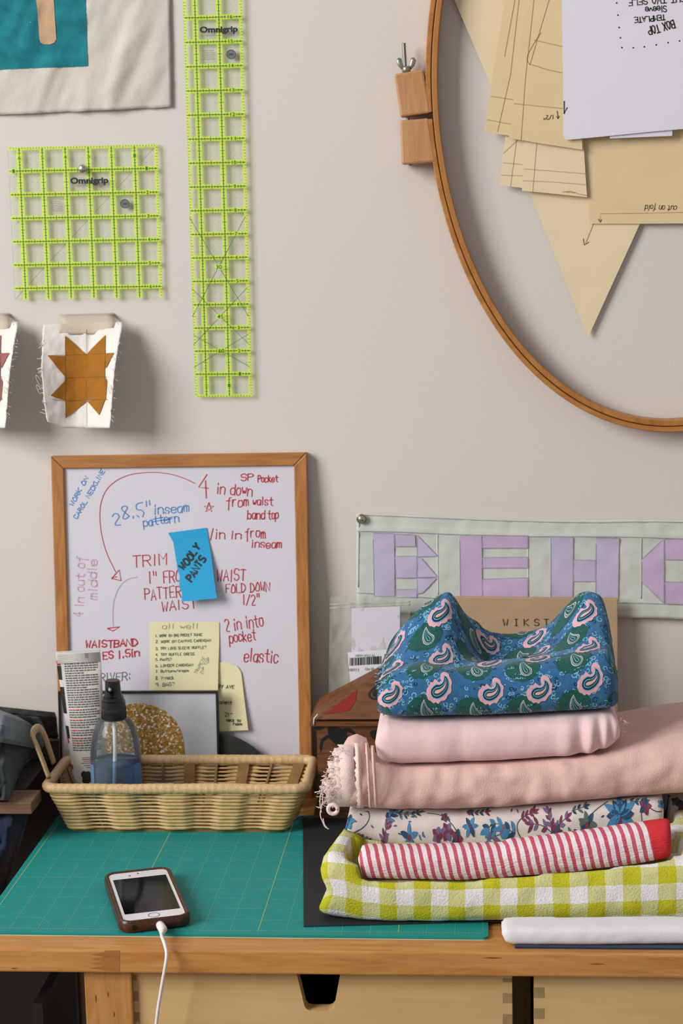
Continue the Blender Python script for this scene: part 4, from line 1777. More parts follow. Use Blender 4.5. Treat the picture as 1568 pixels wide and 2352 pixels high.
def tsec(t):
    """t 0 bottom .. 1 crimp: half width, half depth"""
    wv = .0168 + (TWH - .0168) * min(1, t / .96) ** 1.0 if t > .13 else (.0110 if t < .10 else .0110 + .006 * ((t - .10) / .03) ** .5)
    d = (.0165 * (1 - max(0, (t - .13) / .79)) ** .72 if t < .92 else 0) if t > .13 else wv * .99
    return wv, max(.0011, d)


def tpt(ang, t):
    wv, d = tsec(t)
    c = TC0 + TAX * (TH * t)
    xax = (tbt[1] - tbt[0]).normalized()
    return c + xax * (wv * cos(ang)) + Vector((0, d * sin(ang), 0))


b = MB()
P = [[tpt(2 * pi * i / 36, j / 40) for j in range(41)] for i in range(36)]
P.append(P[0])
b.grid(P)
b.add([P[i][0] for i in range(36)], [list(range(36))])
b.add([P[i][-1] for i in range(36)], [list(range(35, -1, -1))])
b.build('tube_body', m_tube, tu)
STn = 60
Pf = [[tpt(pi + pi * i / STn, j / 60) for j in range(61)] for i in range(STn + 1)]   # front half: left to right
ST = Surf(Pf, 1., 1., 1)


def tm(s, t):
    return (s, t)


class Met(Surf):
    pass


def tstamp(mb, quad, mat):
    """quad in (s across front 0..1, t up 0..1)"""
    s0, t0, s1, t1 = quad
    V, F = [], []
    k = max(1, int(abs(s1 - s0) / .02))
    for i in range(k + 1):
        s = s0 + (s1 - s0) * i / k
        for t in (t0, t1):
            p = ST.pt(s, t)
            e = 2e-3
            n = (ST.pt(min(s + e, 1), t) - ST.pt(max(s - e, 0), t)).cross(ST.pt(s, min(t + e, 1)) - ST.pt(s, max(t - e, 0)))
            n.normalize()
            if n.y > 0:
                n = -n
            V.append(p + n * .0003)
    for i in range(k):
        F.append((2 * i, 2 * i + 2, 2 * i + 3, 2 * i + 1))
    mb.add(V, F, mat)


b = MB()


def tv(v):
    return (W(185, v, yt).z - ZB) / TH


r = random.Random(9)
t = tv(1524)
pitch = (tv(1524) - tv(1716)) / 35
for line_i in range(36):
    red = line_i in (19, 23, 27, 30, 32)
    s, e = .27, .82 if r.random() < .82 else r.uniform(.5, .8)
    while s < e:
        l = min(r.uniform(.02, .07), e - s)
        tstamp(b, (s, t, s + l, t + pitch * .5), 2 if (red and s < .45) else 1)
        s += l + .012
    t -= pitch * (1.25 if line_i in (18, 22, 26, 29) else .97)
tstamp(b, (.60, .955, .655, .985), 0)
# black patches and red marks along the left side, and the blot near the base
for (s0, va, s1, vb, m) in ((.02, 1514, .19, 1525, 2), (.02, 1526, .19, 1558, 0), (.02, 1574, .21, 1634, 0), (.02, 1662, .21, 1690, 0), (.02, 1690, .17, 1702, 2), (.02, 1750, .20, 1760, 2)):
    tstamp(b, (s0, tv(vb), s1, tv(va)), m)
for (s0, v, s1, m) in ((.44, 1731, .80, 2), (.44, 1735, .80, 0), (.46, 1739, .80, 2), (.42, 1743, .80, 1), (.46, 1748, .78, 1), (.50, 1753, .75, 1)):
    tstamp(b, (s0, tv(v + 1.3), s1, tv(v)), m)
for (cs, cv, rs_, rv) in ((.45, 1770, .055, 9), (.52, 1772, .075, 10), (.60, 1779, .075, 8), (.48, 1782, .075, 9)):
    ct, rt = tv(cv), tv(cv) - tv(cv + rv)
    for k in range(8):
        f0, f1 = -1 + k / 4, -1 + (k + 1) / 4
        hh = sqrt(max(0, 1 - ((f0 + f1) / 2) ** 2)) * rs_
        tstamp(b, (cs - hh, ct + f0 * rt, cs + hh, ct + f1 * rt), 0)
b.build('tube_print', [m_tp, m_tg, m_tr], tu)
b = MB()
V = [tpt(2 * pi * k / 36, .955) for k in range(36)]
xa = (tbt[1] - tbt[0]).normalized()
for k in range(10):
    b.tube([tpt(pi, .93 + .006 * k) + Vector((.001, -.0012, 0)), tpt(2 * pi, .93 + .006 * k) + Vector((-.001, -.0012, 0))], .00035, 5)
b.build('crimp_ridges', m_tube, tu)

# ================================================================ SPRAY BOTTLE
bc = W(268, 1780, -.134)
bc.z = ZB
sb = thing('spray_bottle', bc, 'clear spray bottle with blue liquid and black pump standing in the basket', 'bottle')
m_clear = clear('clear_bottle', '#f7fafb', .22, '#dfe6ea', .07, .03)
m_liq = clear('blue_water', '#c3d8ef', .05, '#7f9fc4', .18, .1)
RB = .0275
zs = W(268, 1742, -.134).z - ZB       # shoulder start
zn = W(268, 1649, -.134).z - ZB       # neck
prof = [(0.0001, 0), (RB * .9, 0), (RB, .003), (RB, zs - .004)]
for k in range(1, 13):
    a = k / 12 * pi / 2
    prof.append((.0125 + (RB - .0125) * cos(a), zs - .004 + (zn - zs + .004) * sin(a)))
prof.append((.0118, zn + .002))
b = MB()
b.lathe(prof, bc, 48)
b.build('bottle_body', m_clear, sb)
b = MB()
zl = W(268, 1748, -.134).z - ZB
b.lathe([(0.0001, .0012), (RB * .88, .0012), (RB * .955, .004), (RB * .955, zl), (0.0001, zl)], bc, 40)
b.build('liquid', m_liq, sb)
b = MB()
for a0, a1 in ((radians(195), radians(222)), (radians(20), radians(150)), (radians(325), radians(352))):
    k = 16
    V, F = [], []
    for i in range(k + 1):
        a = a0 + (a1 - a0) * i / k
        for z in (.006, zl + .001):
            V.append(bc + Vector((RB * 1.004 * cos(a), RB * 1.004 * sin(a), z)))
    for i in range(k):
        F.append((2 * i, 2 * i + 2, 2 * i + 3, 2 * i + 1))
    b.add(V, F, 0, True)
b.build('label', clear('blue_label_film', '#c4dcf4', .06, '#86aede', .5, .3), sb)
m_pump = plain('black_pump_plastic', '#0e0f10', .32)
b = MB()
zc = W(268, 1607, -.134).z - ZB
ztp = W(268, 1562, -.134).z - ZB
prof = []
for q in ((.0130, zn - .001), (.0132, zn + .003), (.0126, zc - .001), (.0116, zc), (.0112, zc), (.0110, zc + .0035), (.0102, zc + .0045), (.0088, zc + .0048)):
    prof += [q, q]
b.lathe(prof, bc, 40)
for k in range(40):
    a = 2 * pi * k / 40
    b.tube([bc + Vector((.0131 * cos(a), .0131 * sin(a), zn + .001)), bc + Vector((.0126 * cos(a), .0126 * sin(a), zc - .006))], .0004, 4)
b.build('collar', m_pump, sb)
b = MB()
prof = []
for q in ((.0094, zc + .0046), (.0084, zc + .009), (.0080, ztp - .0015), (.0072, ztp), (.0001, ztp - .0012)):
    prof += [q, q]
b.lathe(prof, bc, 32)
nz = bc + Vector((.0, 0, ztp - .008))
b.tube([nz, nz + Vector((-.001, -.0098, 0))], .0040, 16)
b.build('pump_head', m_pump, sb)
b = MB()
q = nz + Vector((-.001, -.0097, 0))
b.tube([q, q + Vector((0, -.0008, 0))], .0018, 14)
b.build('nozzle', plain('nozzle_blue_grey', '#8fa6bd', .3), sb)
b = MB()
b.tube([bc + Vector((.0, 0, zn + .001)), bc + Vector((-.0005, 0, zn * .7)), bc + Vector((-.003, 0, zn * .35)), bc + Vector((-.007, -.002, .004))], .0021, 10)
b.build('dip_tube', plain('dip_tube_white', '#d9dde2', .5), sb)

# ================================================================ CUTTING MATS
MX, MY, MA = -0.40100 - .0, -0.42553, -0.00738
m_mat = plain('green_mat', '#198c87', .6, 0, .35, .05, 60, .1, 500)
m_matl = plain('mat_yellow_line', '#97b27a', .6)
m_matw = plain('mat_pale_line', '#5fac9e', .6)
m_matb = plain('mat_pale_edge', '#d5d2bb', .6)
mex, mey = Vector((cos(MA), sin(MA), 0)), Vector((-sin(MA), cos(MA), 0))
SM = Flat(Vector((MX, MY, .0030)), mex, mey)
mat_o = thing('cutting_mat', (-.17, -.28, 0), 'green gridded cutting mat lying under the basket and phone', 'mat')
b = MB()
xa, xb, ya, yb_ = -.006, .4615, -.0095, .315
r = .005
out = []
for cx_, cy_, a0 in ((xb - r, ya + r, -90), (xb - r, yb_ - r, 0), (xa + r, yb_ - r, 90), (xa + r, ya + r, 180)):
    for k in range(7):
        a = radians(a0 + 15 * k)
        out.append((cx_ + r * cos(a), cy_ + r * sin(a)))
b.prism([SM.at(*p)[0] for p in out], (0, 0, -.0024), 0)
b.prism([SM.at(*p)[0] - Vector((0, 0, .0024)) for p in out], (0, 0, -.0006), 1)
b.build('mat_board', [m_mat, m_matb], mat_o)
b = MB()
for k in range(0, 19):
    rib(b, SM, [(k * INCH, 0), (k * INCH, 12 * INCH)], .0008 if k % 5 == 0 else .00045, 0 if k % 5 == 0 else 1, .00015)
for k in range(0, 13):
    rib(b, SM, [(0, k * INCH), (18 * INCH, k * INCH)], .0005 if k % 5 else .0006, 1, .00012)
for k in range(0, 18 * 8):
    l = .0050 if k % 8 == 0 else (.0038 if k % 4 == 0 else .0024)
    rib(b, SM, [(k * INCH / 8, -.0014), (k * INCH / 8, -.0014 - l)], .0004, 1, .00015)
rib(b, SM, [(0, -.0014), (18 * INCH, -.0014)], .0004, 1, .0002)
for (x0, y0, x1, y1) in ((10, 5, 2, 0.4), (10, 5, 1.2, 2), (5, 12, 12, 4), (2, 10, 12, 3.2), (10, 8, 4.5, 3.6), (8, 9.5, 13, 6), (6.2, 8, 12, 9.5), (5, 9, 13, 4.4), (12.8, 9.3, 8, 8.2)):
    rib(b, SM, [(x0 * INCH, y0 * INCH), (x1 * INCH, y1 * INCH)], .00035, 1, .00018)
for c_, rr in ((1.5, .9), (1.5, .55)):
    rib(b, SM, [((c_ + rr * cos(k * pi / 16)) * INCH, rr * 1.1 * sin(k * pi / 16) * INCH) for k in range(17)], .0004, 1, .0002)
b.build('grid_lines', [m_matl, m_matw], mat_o)

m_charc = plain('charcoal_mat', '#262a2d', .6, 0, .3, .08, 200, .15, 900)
b = MB()
zc_ = .0032
f0, f1 = T(697, 2127, .0042), T(697, 1905, .0042)
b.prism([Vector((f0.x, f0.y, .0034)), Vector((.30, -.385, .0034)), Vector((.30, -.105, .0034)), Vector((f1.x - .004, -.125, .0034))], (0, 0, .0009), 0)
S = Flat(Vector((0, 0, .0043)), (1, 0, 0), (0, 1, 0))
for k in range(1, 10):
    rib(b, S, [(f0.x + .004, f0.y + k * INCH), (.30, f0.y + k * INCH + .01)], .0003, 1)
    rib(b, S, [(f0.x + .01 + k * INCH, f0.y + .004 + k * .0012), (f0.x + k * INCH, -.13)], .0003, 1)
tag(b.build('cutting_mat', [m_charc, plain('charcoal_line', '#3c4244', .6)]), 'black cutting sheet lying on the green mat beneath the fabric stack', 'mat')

# ================================================================ FOLDED FABRIC STACK


def fold(upper, lower, yf, depth, ys=.012, rmax=.03, nx=90, wr=.0012, wf=(18, 30), seed=0, endr=.02, flat_top=0., tilt=0., sag=None, crease=0.):
    """a folded length of cloth whose front fold is seen between two photo outlines"""
    yf_ = yf if isinstance(yf, tuple) else (yf, yf)
    dep_ = depth if isinstance(depth, tuple) else (depth, depth)
    yf = sum(yf_) / 2
    U = [W(u, v, yf + ys) for u, v in upper]
    Lw = [W(u, v, yf + ys) for u, v in lower]
    x0 = max(min(p.x for p in U), min(p.x for p in Lw))
    x1 = min(max(p.x for p in U), max(p.x for p in Lw))
    P, UV = [], []
    for i in range(nx + 1):
        s = i / nx
        x = x0 + (x1 - x0) * s
        zu = np.interp(x, [p.x for p in U], [p.z for p in U])
        zl = np.interp(x, [p.x for p in Lw], [p.z for p in Lw])
        h = max(zu - zl, .002)
        de = min(x - x0, x1 - x)
        e = max(0, 1 - de / endr)
        yf = yf_[0] + (yf_[1] - yf_[0]) * s
        depth = dep_[0] + (dep_[1] - dep_[0]) * min(1, max(0, (s - .45) / .2))
        yy = yf + .55 * endr * (1 - sqrt(max(0, 1 - e * e)))
        r = min(h * .62, rmax)
        d = depth - (1 - sqrt(max(0, 1 - e * e))) * endr
        zc = (zu + zl) / 2
        zb = zl
        pts = []
        nb, nf, ntp = 8, 22, 22
        for k in range(nb):
            pts.append((yy + d - (d - r) * (k / nb) ** .7, zb + 0))
        for k in range(nf + 1):
            a = pi * k / nf
            sn = abs(sin(a)) ** .8
            pts.append((yy + r - r * sn, zc - h / 2 * (abs(cos(a)) ** .8) * (1 if cos(a) > 0 else -1)))
        for k in range(1, ntp + 1):
            f = k / ntp
            pts.append((yy + r + (d - r) * f, zu + tilt * f * d - flat_top * max(0, f - .8) * h))
        row, uvr = [], []
        arc = 0
        arcs = [0]
        for a, c in zip(pts, pts[1:]):
            arc += sqrt((c[0] - a[0]) ** 2 + (c[1] - a[1]) ** 2)
            arcs.append(arc)
        mid = arcs[nb + nf // 2]
        for k, (py, pz) in enumerate(pts):
            q = arcs[k] - mid
            n1 = fbm(x * wf[0] + seed * 7.1, q * wf[1], seed * 3.3, 4)
            n2 = fbm(x * wf[0] * 3 + seed, q * wf[1] * 2.2, seed + 9., 3)
            dsp = wr * (n1 + .45 * n2)
            fr = 1 if nb <= k <= nb + nf else .5
            py2 = py - dsp * fr
            pz2 = pz + (dsp * .5 if k > nb + nf // 2 else 0)
            if crease and nb <= k <= nb + nf:
                py2 += crease * exp(-(((arcs[k] - mid) / (h * .5) + .12) / .09) ** 2)
            row.append(Vector((x, py2, pz2)))
            uvr.append((x, q))
        P.append(row)
        UV.append(uvr)
    return P, UV, mid


m_fray = fabric('pale_fray', '#ecd5d0', .95, .05, 60, .5, 900)
UPPER = []
G = 'folded fabrics in the stack'


def settle(P, margin=.0016, floor=None):
    """a cloth is pressed down by whatever lies on it; floor keeps it on what carries it"""
    for row in P:
        for p in row:
            z = p.z
            for dx, dy in ((0, 0), (.005, 0), (-.005, 0), (0, .005), (0, -.005), (.01, 0), (-.01, 0), (0, .01), (0, -.01)):
                for t_ in UPPER:
                    h_ = t_.ray_cast(Vector((p.x + dx, p.y + dy, -.05)), Vector((0, 0, 1)))
                    if h_[0] is not None:
                        z = min(z, h_[0].z - margin)
            if floor is not None:
                z = max(z, floor(p.x, p.y))
            p.z = z


def lay(P, wrap=True):
    nv = len(P[0])
    fs = [(i * nv + j, (i + 1) * nv + j, (i + 1) * nv + (j + 1) % nv, i * nv + (j + 1) % nv) for i in range(len(P) - 1) for j in range(nv if wrap else nv - 1)]
    vs_ = [p for r_ in P for p in r_]
    fs += [tuple(range(nv)), tuple((len(P) - 1) * nv + k for k in range(nv))]
    UPPER.append(BVHTree.FromPolygons(vs_, fs))


def fold_mesh(P, UV, mb, mat=0):
    mb.grid(P, mat, True, UV, True)
    for row, rev in ((P[0], False), (P[-1], True)):
        c = sum(row, Vector((0, 0, 0))) / len(row)
        n = len(row)
        fs = [((k + 1) % n, k, n) if not rev else (k, (k + 1) % n, n) for k in range(n)]
        mb.add(row + [c], fs, mat, False)


def fold_surf(P, UV):
    """surface in (x - x0, arc) metric; arc measured on the middle section"""
    la = P[-1][0].x - P[0][0].x
    return P, la


# ---- paisley bundle: front fold, valley and two standing peaks
m_pb = fabric('paisley_blue_ground', '#356a96', .95, .14, 220, .4, 900)
m_pteal = fabric('paisley_green', '#1f5750', .95, .12, 200, .4, 900)
m_ppk = fabric('paisley_pink', '#e0aab0', .95, .05, 200, .3, 900)
m_pnv = fabric('paisley_navy', '#1c3550', .95, .1, 200, .3, 900)
m_plb = fabric('paisley_light_blue', '#7fb8d6', .95, .08, 200, .3, 900)
m_pwh = fabric('paisley_white', '#c3c2c4', .95, .05, 200, .3, 900)
XS = [-.041, -.036, -.022, -.002, .014, .027, .037, .050, .066, .085, .105, .125, .142, .156, .168, .178, .184]
YS = [-.300, -.275, -.250, -.232, -.205, -.180]
HZ = [[.200, .210, .218, .222, .221, .219, .218, .219, .221, .223, .226, .228, .231, .234, .235, .232, .212],
      [.202, .214, .228, .241, .245, .240, .227, .216, .213, .215, .219, .226, .238, .248, .250, .245, .218],
      [.200, .216, .238, .258, .266, .266, .246, .218, .205, .208, .215, .229, .252, .267, .267, .259, .226],
      [.200, .214, .236, .258, .268, .274, .258, .230, .212, .214, .221, .234, .258, .273, .273, .264, .230],
      [.196, .206, .224, .242, .250, .254, .248, .240, .229, .226, .228, .235, .250, .257, .256, .246, .214],
      [.190, .196, .203, .208, .210, .212, .210, .208, .206, .206, .208, .210, .212, .212, .210, .204, .192]]


def cub(xs, ys, x):
    x = min(max(x, xs[0]), xs[-1])
    i = max(0, min(len(xs) - 2, int(np.searchsorted(xs, x)) - 1))
    t = (x - xs[i]) / (xs[i + 1] - xs[i])

    def m(k):
        if k <= 0:
            return (ys[1] - ys[0]) / (xs[1] - xs[0])
        if k >= len(xs) - 1:
            return (ys[-1] - ys[-2]) / (xs[-1] - xs[-2])
        return (ys[k + 1] - ys[k - 1]) / (xs[k + 1] - xs[k - 1])
    h = xs[i + 1] - xs[i]
    a, c = m(i) * h, m(i + 1) * h
    return ys[i] * (2 * t ** 3 - 3 * t * t + 1) + a * (t ** 3 - 2 * t * t + t) + ys[i + 1] * (-2 * t ** 3 + 3 * t * t) + c * (t ** 3 - t * t)


def zbot(x):
    return float(np.interp(x, [-.041, -.025, .07, .184], [.1755, .1735, .1755, .1815]))


NXP, NTP = 120, 110
PP = []
PYF = -.338
for i in range(NXP + 1):
    x = XS[0] + (XS[-1] - XS[0]) * i / NXP
    col = [cub(XS, HZ[k], x) for k in range(6)]
    zb, zf = zbot(x), col[0]
    de = min(x - XS[0], XS[-1] - x)
    e = max(0, 1 - de / .016)
    yfr = PYF + .016 * (1 - sqrt(max(0, 1 - e * e)))
    prof = [(yfr + .022, zb), (yfr + .008, zb + .0015), (yfr + .0015, zb + .008), (yfr - .0005, zb + (zf - zb) * .5), (yfr + .003, zb + (zf - zb) * .82), (yfr + .012, zf - .001)]
    for k in range(13):
        y = YS[0] + (YS[-1] - YS[0]) * k / 12
        prof.append((max(y, yfr + .02 + .002 * k), cub(YS, col, y)))
    prof += [(-.172, col[-1] - .006), (-.168, zb + .006), (-.172, zb)]
    arc = [0]
    for a, c in zip(prof, prof[1:]):
        arc.append(arc[-1] + sqrt((c[0] - a[0]) ** 2 + (c[1] - a[1]) ** 2))
    row = []
    for j in range(NTP + 1):
        q = arc[-1] * j / NTP
        y, z = np.interp(q, arc, [p[0] for p in prof]), np.interp(q, arc, [p[1] for p in prof])
        n = .0016 * fbm(x * 22, q * 22, 4, 3) + .0007 * fbm(x * 60, q * 60, 8, 2)
        row.append(Vector((x, y - n * (1 if q < .05 else .3), z + n * (.2 if q < .05 else 1.2))))
    PP.append(row)
# smooth the profile a little so the folds stay soft
A = np.array([[tuple(p) for p in r_] for r_ in PP])
for _ in range(3):
    A[:, 1:-1] = (A[:, :-2] + 2 * A[:, 1:-1] + A[:, 2:]) / 4
    A[1:-1] = (A[:-2] + 2 * A[1:-1] + A[2:]) / 4
PP = [[Vector(p) for p in r_] for r_ in A]
LA = XS[-1] - XS[0]
LB = float(np.mean([sum((c - a).length for a, c in zip(r_, r_[1:])) for r_ in PP]))
SPy = Surf(PP, LA, LB, -1)
if SPy.at(LA / 2, LB * .12)[1].y > 0:
    SPy.flip = 1
lay(PP, False)
b = MB()
b.grid(PP)
for r_, rev in ((PP[0], False), (PP[-1], True)):
    c = sum(r_, Vector((0, 0, 0))) / len(r_)
    n = len(r_)
    b.add(r_ + [c], [((k + 1) % n, k, n) if not rev else (k, (k + 1) % n, n) for k in range(n)])


def sweep(S, mb, pts, ws, mat, off, nac=5):
    rib(mb, S, pts, ws, mat, off, nac)


def paisley(S, mb, c, kind, sz):
    """a teardrop whose tail bends over, built as nested tapered sweeps along one spine"""
    a0, curl = (radians(8), 2.35) if kind == 0 else (radians(118), -.75)
    lay = ((1.50, 2, .09), (1.0, 4, 0), (.86, 3, 0), (.58, 4, 0), (.48, 1, 0), (.22, 2, 0)) if kind == 0 else ((1.0, 5, 0), (.84, 1, 0), (.74, 5, 0), (.62, 1, 0), (.30, 4, 0), (.18, 1, 0))
    n = 30
    for i, (sc, m, jag) in enumerate(lay):
        k0 = -.40 - .42 * (sc - 1) if sc > 1 else -.40 * (.25 + .75 * sc)
        k1 = 1.16 if sc > 1 else (1.0 if sc > .95 else .55 + .42 * sc)
        pts, w = [], []
        # integrate the spine from the bulb centre both ways
        def at(t):
            x = y = 0.
            m_ = 14
            for q in range(m_):
                u_ = t * (q + .5) / m_
                h_ = a0 + curl * max(0, u_) ** 1.2
                x += cos(h_) * t / m_
                y += sin(h_) * t / m_
            return (c[0] + sz * x, c[1] + sz * y)
        for j in range(n + 1):
            f = j / n
            t = k0 + (k1 - k0) * f
            pts.append(at(t))
            b_ = -k0 / (k1 - k0)
            g = sqrt(max(0, 1 - ((b_ - f) / b_) ** 2)) if f < b_ else max(0., 1 - (f - b_) / (1 - b_)) ** .80
            if sc > 1:
                g = max(g, .42 * (1 - max(0, (f - .93) / .07) ** 2)) if f > b_ else g
            w.append(max(.0002, sz * .74 * g * sc * (1 + jag * sin(f * 46))))
        rib(mb, S, pts, w, m, .0004 + .00016 * i, 7)


# 0 blue 1 green 2 pink 3 navy 4 light blue 5 white
r = random.Random(31)
PITX, PITY = .0463, .0445
# row geometry: green paisleys sit half a pitch from pink ones
row = 0
v = .021
while v < LB - .02:
    kind = (row + 1) % 2            # 0 pink row, 1 green row
    x0_ = (.016 if kind == 0 else .040) - PITX
    if row == 0:
        pass
    k = 0
    x = x0_
    while x < LA + .01:
        cx_, cy_ = x + r.uniform(-.001, .001), v + r.uniform(-.001, .001)
        if kind == 1:
            n = 30
            blob = [(cx_ + .004 + .0165 * cos(2 * pi * i / n) * (1 + .06 * sin(i * 2.6)), cy_ + .001 + .0150 * sin(2 * pi * i / n) * (1 + .06 * sin(i * 2.6))) for i in range(n)]
            if -.01 < cx_ < LA + .01:
                stamp(b, SPy, blob, 1, .00025, .004)
            if -.012 < cx_ < LA:
                paisley(SPy, b, (cx_ + .007, cy_ - .003), 1, .0150)
        else:
            if -.012 < cx_ < LA:
                paisley(SPy, b, (cx_ - .004, cy_ - .004), 0, .0178)
        x += PITX
    v += PITY / 2
    row += 1
# filler curls and dots
for k in range(1300):
    cx_, cy_ = r.uniform(.002, LA - .002), r.uniform(.004, LB - .03)
    ra = r.uniform(.0013, .0033)
    a0 = r.uniform(0, 6.28)
    pts = [(cx_ + ra * (1 - i * .055) * cos(a0 + i * .55), cy_ + ra * (1 - i * .055) * sin(a0 + i * .55)) for i in range(11)]
    rib(b, SPy, pts, .00085, 4 if k % 4 else 3, .00016, 2)
for k in range(240):
    cx_, cy_ = r.uniform(.002, LA - .002), r.uniform(.004, LB - .03)
    rib(b, SPy, [(cx_, cy_), (cx_ + .001, cy_ + .0004), (cx_ + .0018, cy_)], [.0004, .0013, .0004], 3 if k % 2 else 4, .0002, 3)
pz = thing('folded_fabric', (.07, -.25, .176), 'blue and green paisley fabric bundle with two peaks on top of the stack', 'fabric', G)
b.build('paisley_cloth', [m_pb, m_pteal, m_ppk, m_pnv, m_plb, m_pwh], pz)
# crumpled fold end at the back left, frayed threads at left
b = MB()
for k, (u, v, rr_) in enumerate(((930, 1462, .006), (944, 1450, .008), (958, 1446, .0085), (938, 1476, .007), (955, 1470, .009))):
    c = W(u, v, -.222)
    b.tube([c + Vector((.002 * sin(i * .8 + k), -.004 + .004 * i, -.001 * i * i)) for i in range(5)], [rr_ * f for f in (.55, .8, .9, .8, .5)], 12, k % 2, flat=.75)
b.build('crumpled_end', [m_pteal, m_pb], pz)
b = MB()
r = random.Random(8)
for k in range(60):
    v = r.uniform(1530, 1640)
    p = W(np.interp(v, [1530, 1560, 1640], [878, 868, 888]) + r.uniform(0, 5), v, -.322)
    d = Vector((-1, r.uniform(-.5, .3), r.uniform(-.9, .5))).normalized()
    pts = [p]
    for j in range(5):
        d = (d + Vector((r.uniform(-.6, .6), r.uniform(-.3, .3), r.uniform(-.7, .5)))).normalized()
        pts.append(pts[-1] + d * r.uniform(.0006, .0013))
    b.tube(pts, r.uniform(.0003, .0006), 5, k % 3 == 0)
b.build('frayed_thread', [m_plb, m_pteal], pz)

# ---- smooth pink cloth
m_pink = fabric('smooth_pink_cotton', '#e9cbcc', .95, .03, 40, .25, 900)
P, UV, _ = fold([(862, 1700), (864, 1680), (874, 1664), (890, 1656), (1000, 1656), (1200, 1650), (1380, 1638), (1405, 1640), (1418, 1652), (1422, 1668)],
                [(862, 1706), (867, 1738), (880, 1750), (920, 1756), (1000, 1753), (1150, 1748), (1280, 1738), (1350, 1730), (1402, 1715), (1422, 1690)],
                -.340, (.15, .17), ys=.014, rmax=.034, nx=130, wr=.0010, wf=(14, 8), seed=8, endr=.016)
for row in P:
    for p in row:
        fr = 1 if p.y < -.31 else max(0, 1 - (p.y + .31) / .05)
        for c_, w_s, a_ in ((.136, .008, .0032), (.157, .006, .0045), (.170, .004, .003), (.016, .012, .0014)):
            p.y -= a_ * fr * (exp(-((p.x - c_) / w_s) ** 2) - .8 * exp(-((p.x - c_ - w_s * 1.7) / (w_s * .7)) ** 2))
pk_t = thing('folded_fabric', (.07, -.24, .133), 'smooth pale pink folded cloth directly beneath the paisley bundle', 'fabric', G)
settle(P)
lay(P)
b = MB()
fold_mesh(P, UV, b)
b.build('cotton_cloth', m_pink, pk_t)
b = MB()
r = random.Random(14)
for k in range(40):
    p = W(r.uniform(1412, 1432), r.uniform(1655, 1682), -.325 + r.uniform(0, .02))
    d = Vector((1, r.uniform(-.4, .4), r.uniform(-.5, .6))).normalized()
    pts = [p]
    for j in range(5):
        d = (d + Vector((r.uniform(-.6, .6), r.uniform(-.3, .3), r.uniform(-.7, .6)))).normalized()
        pts.append(pts[-1] + d * r.uniform(.0006, .0014))
    b.tube(pts, r.uniform(.00025, .00045), 5, 0)
b.build('frayed_tuft', m_fray, pk_t)

# ---- pink linen with a frayed end
m_linen = fabric('pink_linen', '#dfbab2', .95, .05, 25, .45, 700)
P, UV, _ = fold([(778, 1745), (790, 1722), (812, 1714), (868, 1738), (900, 1752), (1100, 1752), (1250, 1742), (1400, 1726), (1568, 1700), (1800, 1672)],
                [(778, 1850), (790, 1857), (820, 1860), (900, 1862), (1050, 1862), (1250, 1850), (1400, 1838), (1568, 1828), (1800, 1818)],
                -.345, (.055, .14), ys=.014, rmax=.034, nx=140, wr=.0026, wf=(15, 22), seed=6, endr=.010, tilt=.0)
for i, row in enumerate(P):
    for p in row:
        n = noise.noise(Vector((p.x * 60, p.z * 60, 3)))
        p.y -= .0022 * abs(n) ** .5 * (1 if n > 0 else -1) * (.4 if p.x > .15 else 1) * (1 if p.z < .135 else .4)
lin_t = thing('folded_fabric', (.05, -.25, .083), 'thick dusty pink linen with a frayed white left end, under the smooth pink cloth', 'fabric', G)
settle(P)
lay(P)
b = MB()
fold_mesh(P, UV, b)
b.build('linen_cloth', m_linen, lin_t)
# torn edge layers wrapped over the left end
b = MB()


def hem(ubase, wpx, vtop, vbot, y, seed, mat=0, nn=26):
    r = random.Random(seed)
    rows = []
    for j in range(nn + 1):
        v = vtop + (vbot - vtop) * j / nn
        bow = 9 * (j / nn)
        front = sin(pi * min(1, max(0, j / nn))) ** .5
        rag = r.uniform(-1, 1) * (3.2 if mat == 0 else .6)
        yy = y - .022 * front
        row = []
        for k in range(7):
            f = k / 6
            u = ubase + bow + wpx * f + (rag if k == 0 else 0)
            row.append(W(u, v, yy - .0028 * sin(pi * f) - .0007 * fbm(u * .1, v * .1, seed)))
        rows.append(row)
    b.grid([list(x) for x in zip(*rows)], mat)


hem(776, 34, 1710, 1853, -.327, 1)
hem(764, 26, 1718, 1853, -.322, 2)
hem(752, 26, 1748, 1853, -.3175, 3)
hem(740, 26, 1790, 1848, -.316, 4)
hem(812, 14, 1706, 1856, -.3315, 5)
hem(838, 7, 1706, 1856, -.334, 6, 1)
hem(851, 8, 1712, 1856, -.3345, 7, 1)
r = random.Random(4)
for k in range(150):
    v = r.uniform(1716, 1858)
    u = np.interp(v, [1712, 1745, 1780, 1800, 1860], [774, 765, 752, 742, 738]) + r.uniform(-2, 34)
    p = W(u, v, -.337 - .010 * r.random())
    d = Vector((-1, r.uniform(-.5, .3), r.uniform(-.8, .8))).normalized()
    pts = [p]
    for j in range(5):
        d = (d + Vector((r.uniform(-.6, .6), r.uniform(-.3, .3), r.uniform(-.7, .6)))).normalized()
        pts.append(pts[-1] + d * r.uniform(.0006, .0015))
    b.tube(pts, r.uniform(.00022, .0004), 5, 0)
c = W(765, 1856, -.353)
b.tube([c + Vector((.0045 * cos(a * pi / 9), -.004 + .0005 * a / 9, .0045 * sin(a * pi / 9))) for a in range(19)], .0020, 8, 0)
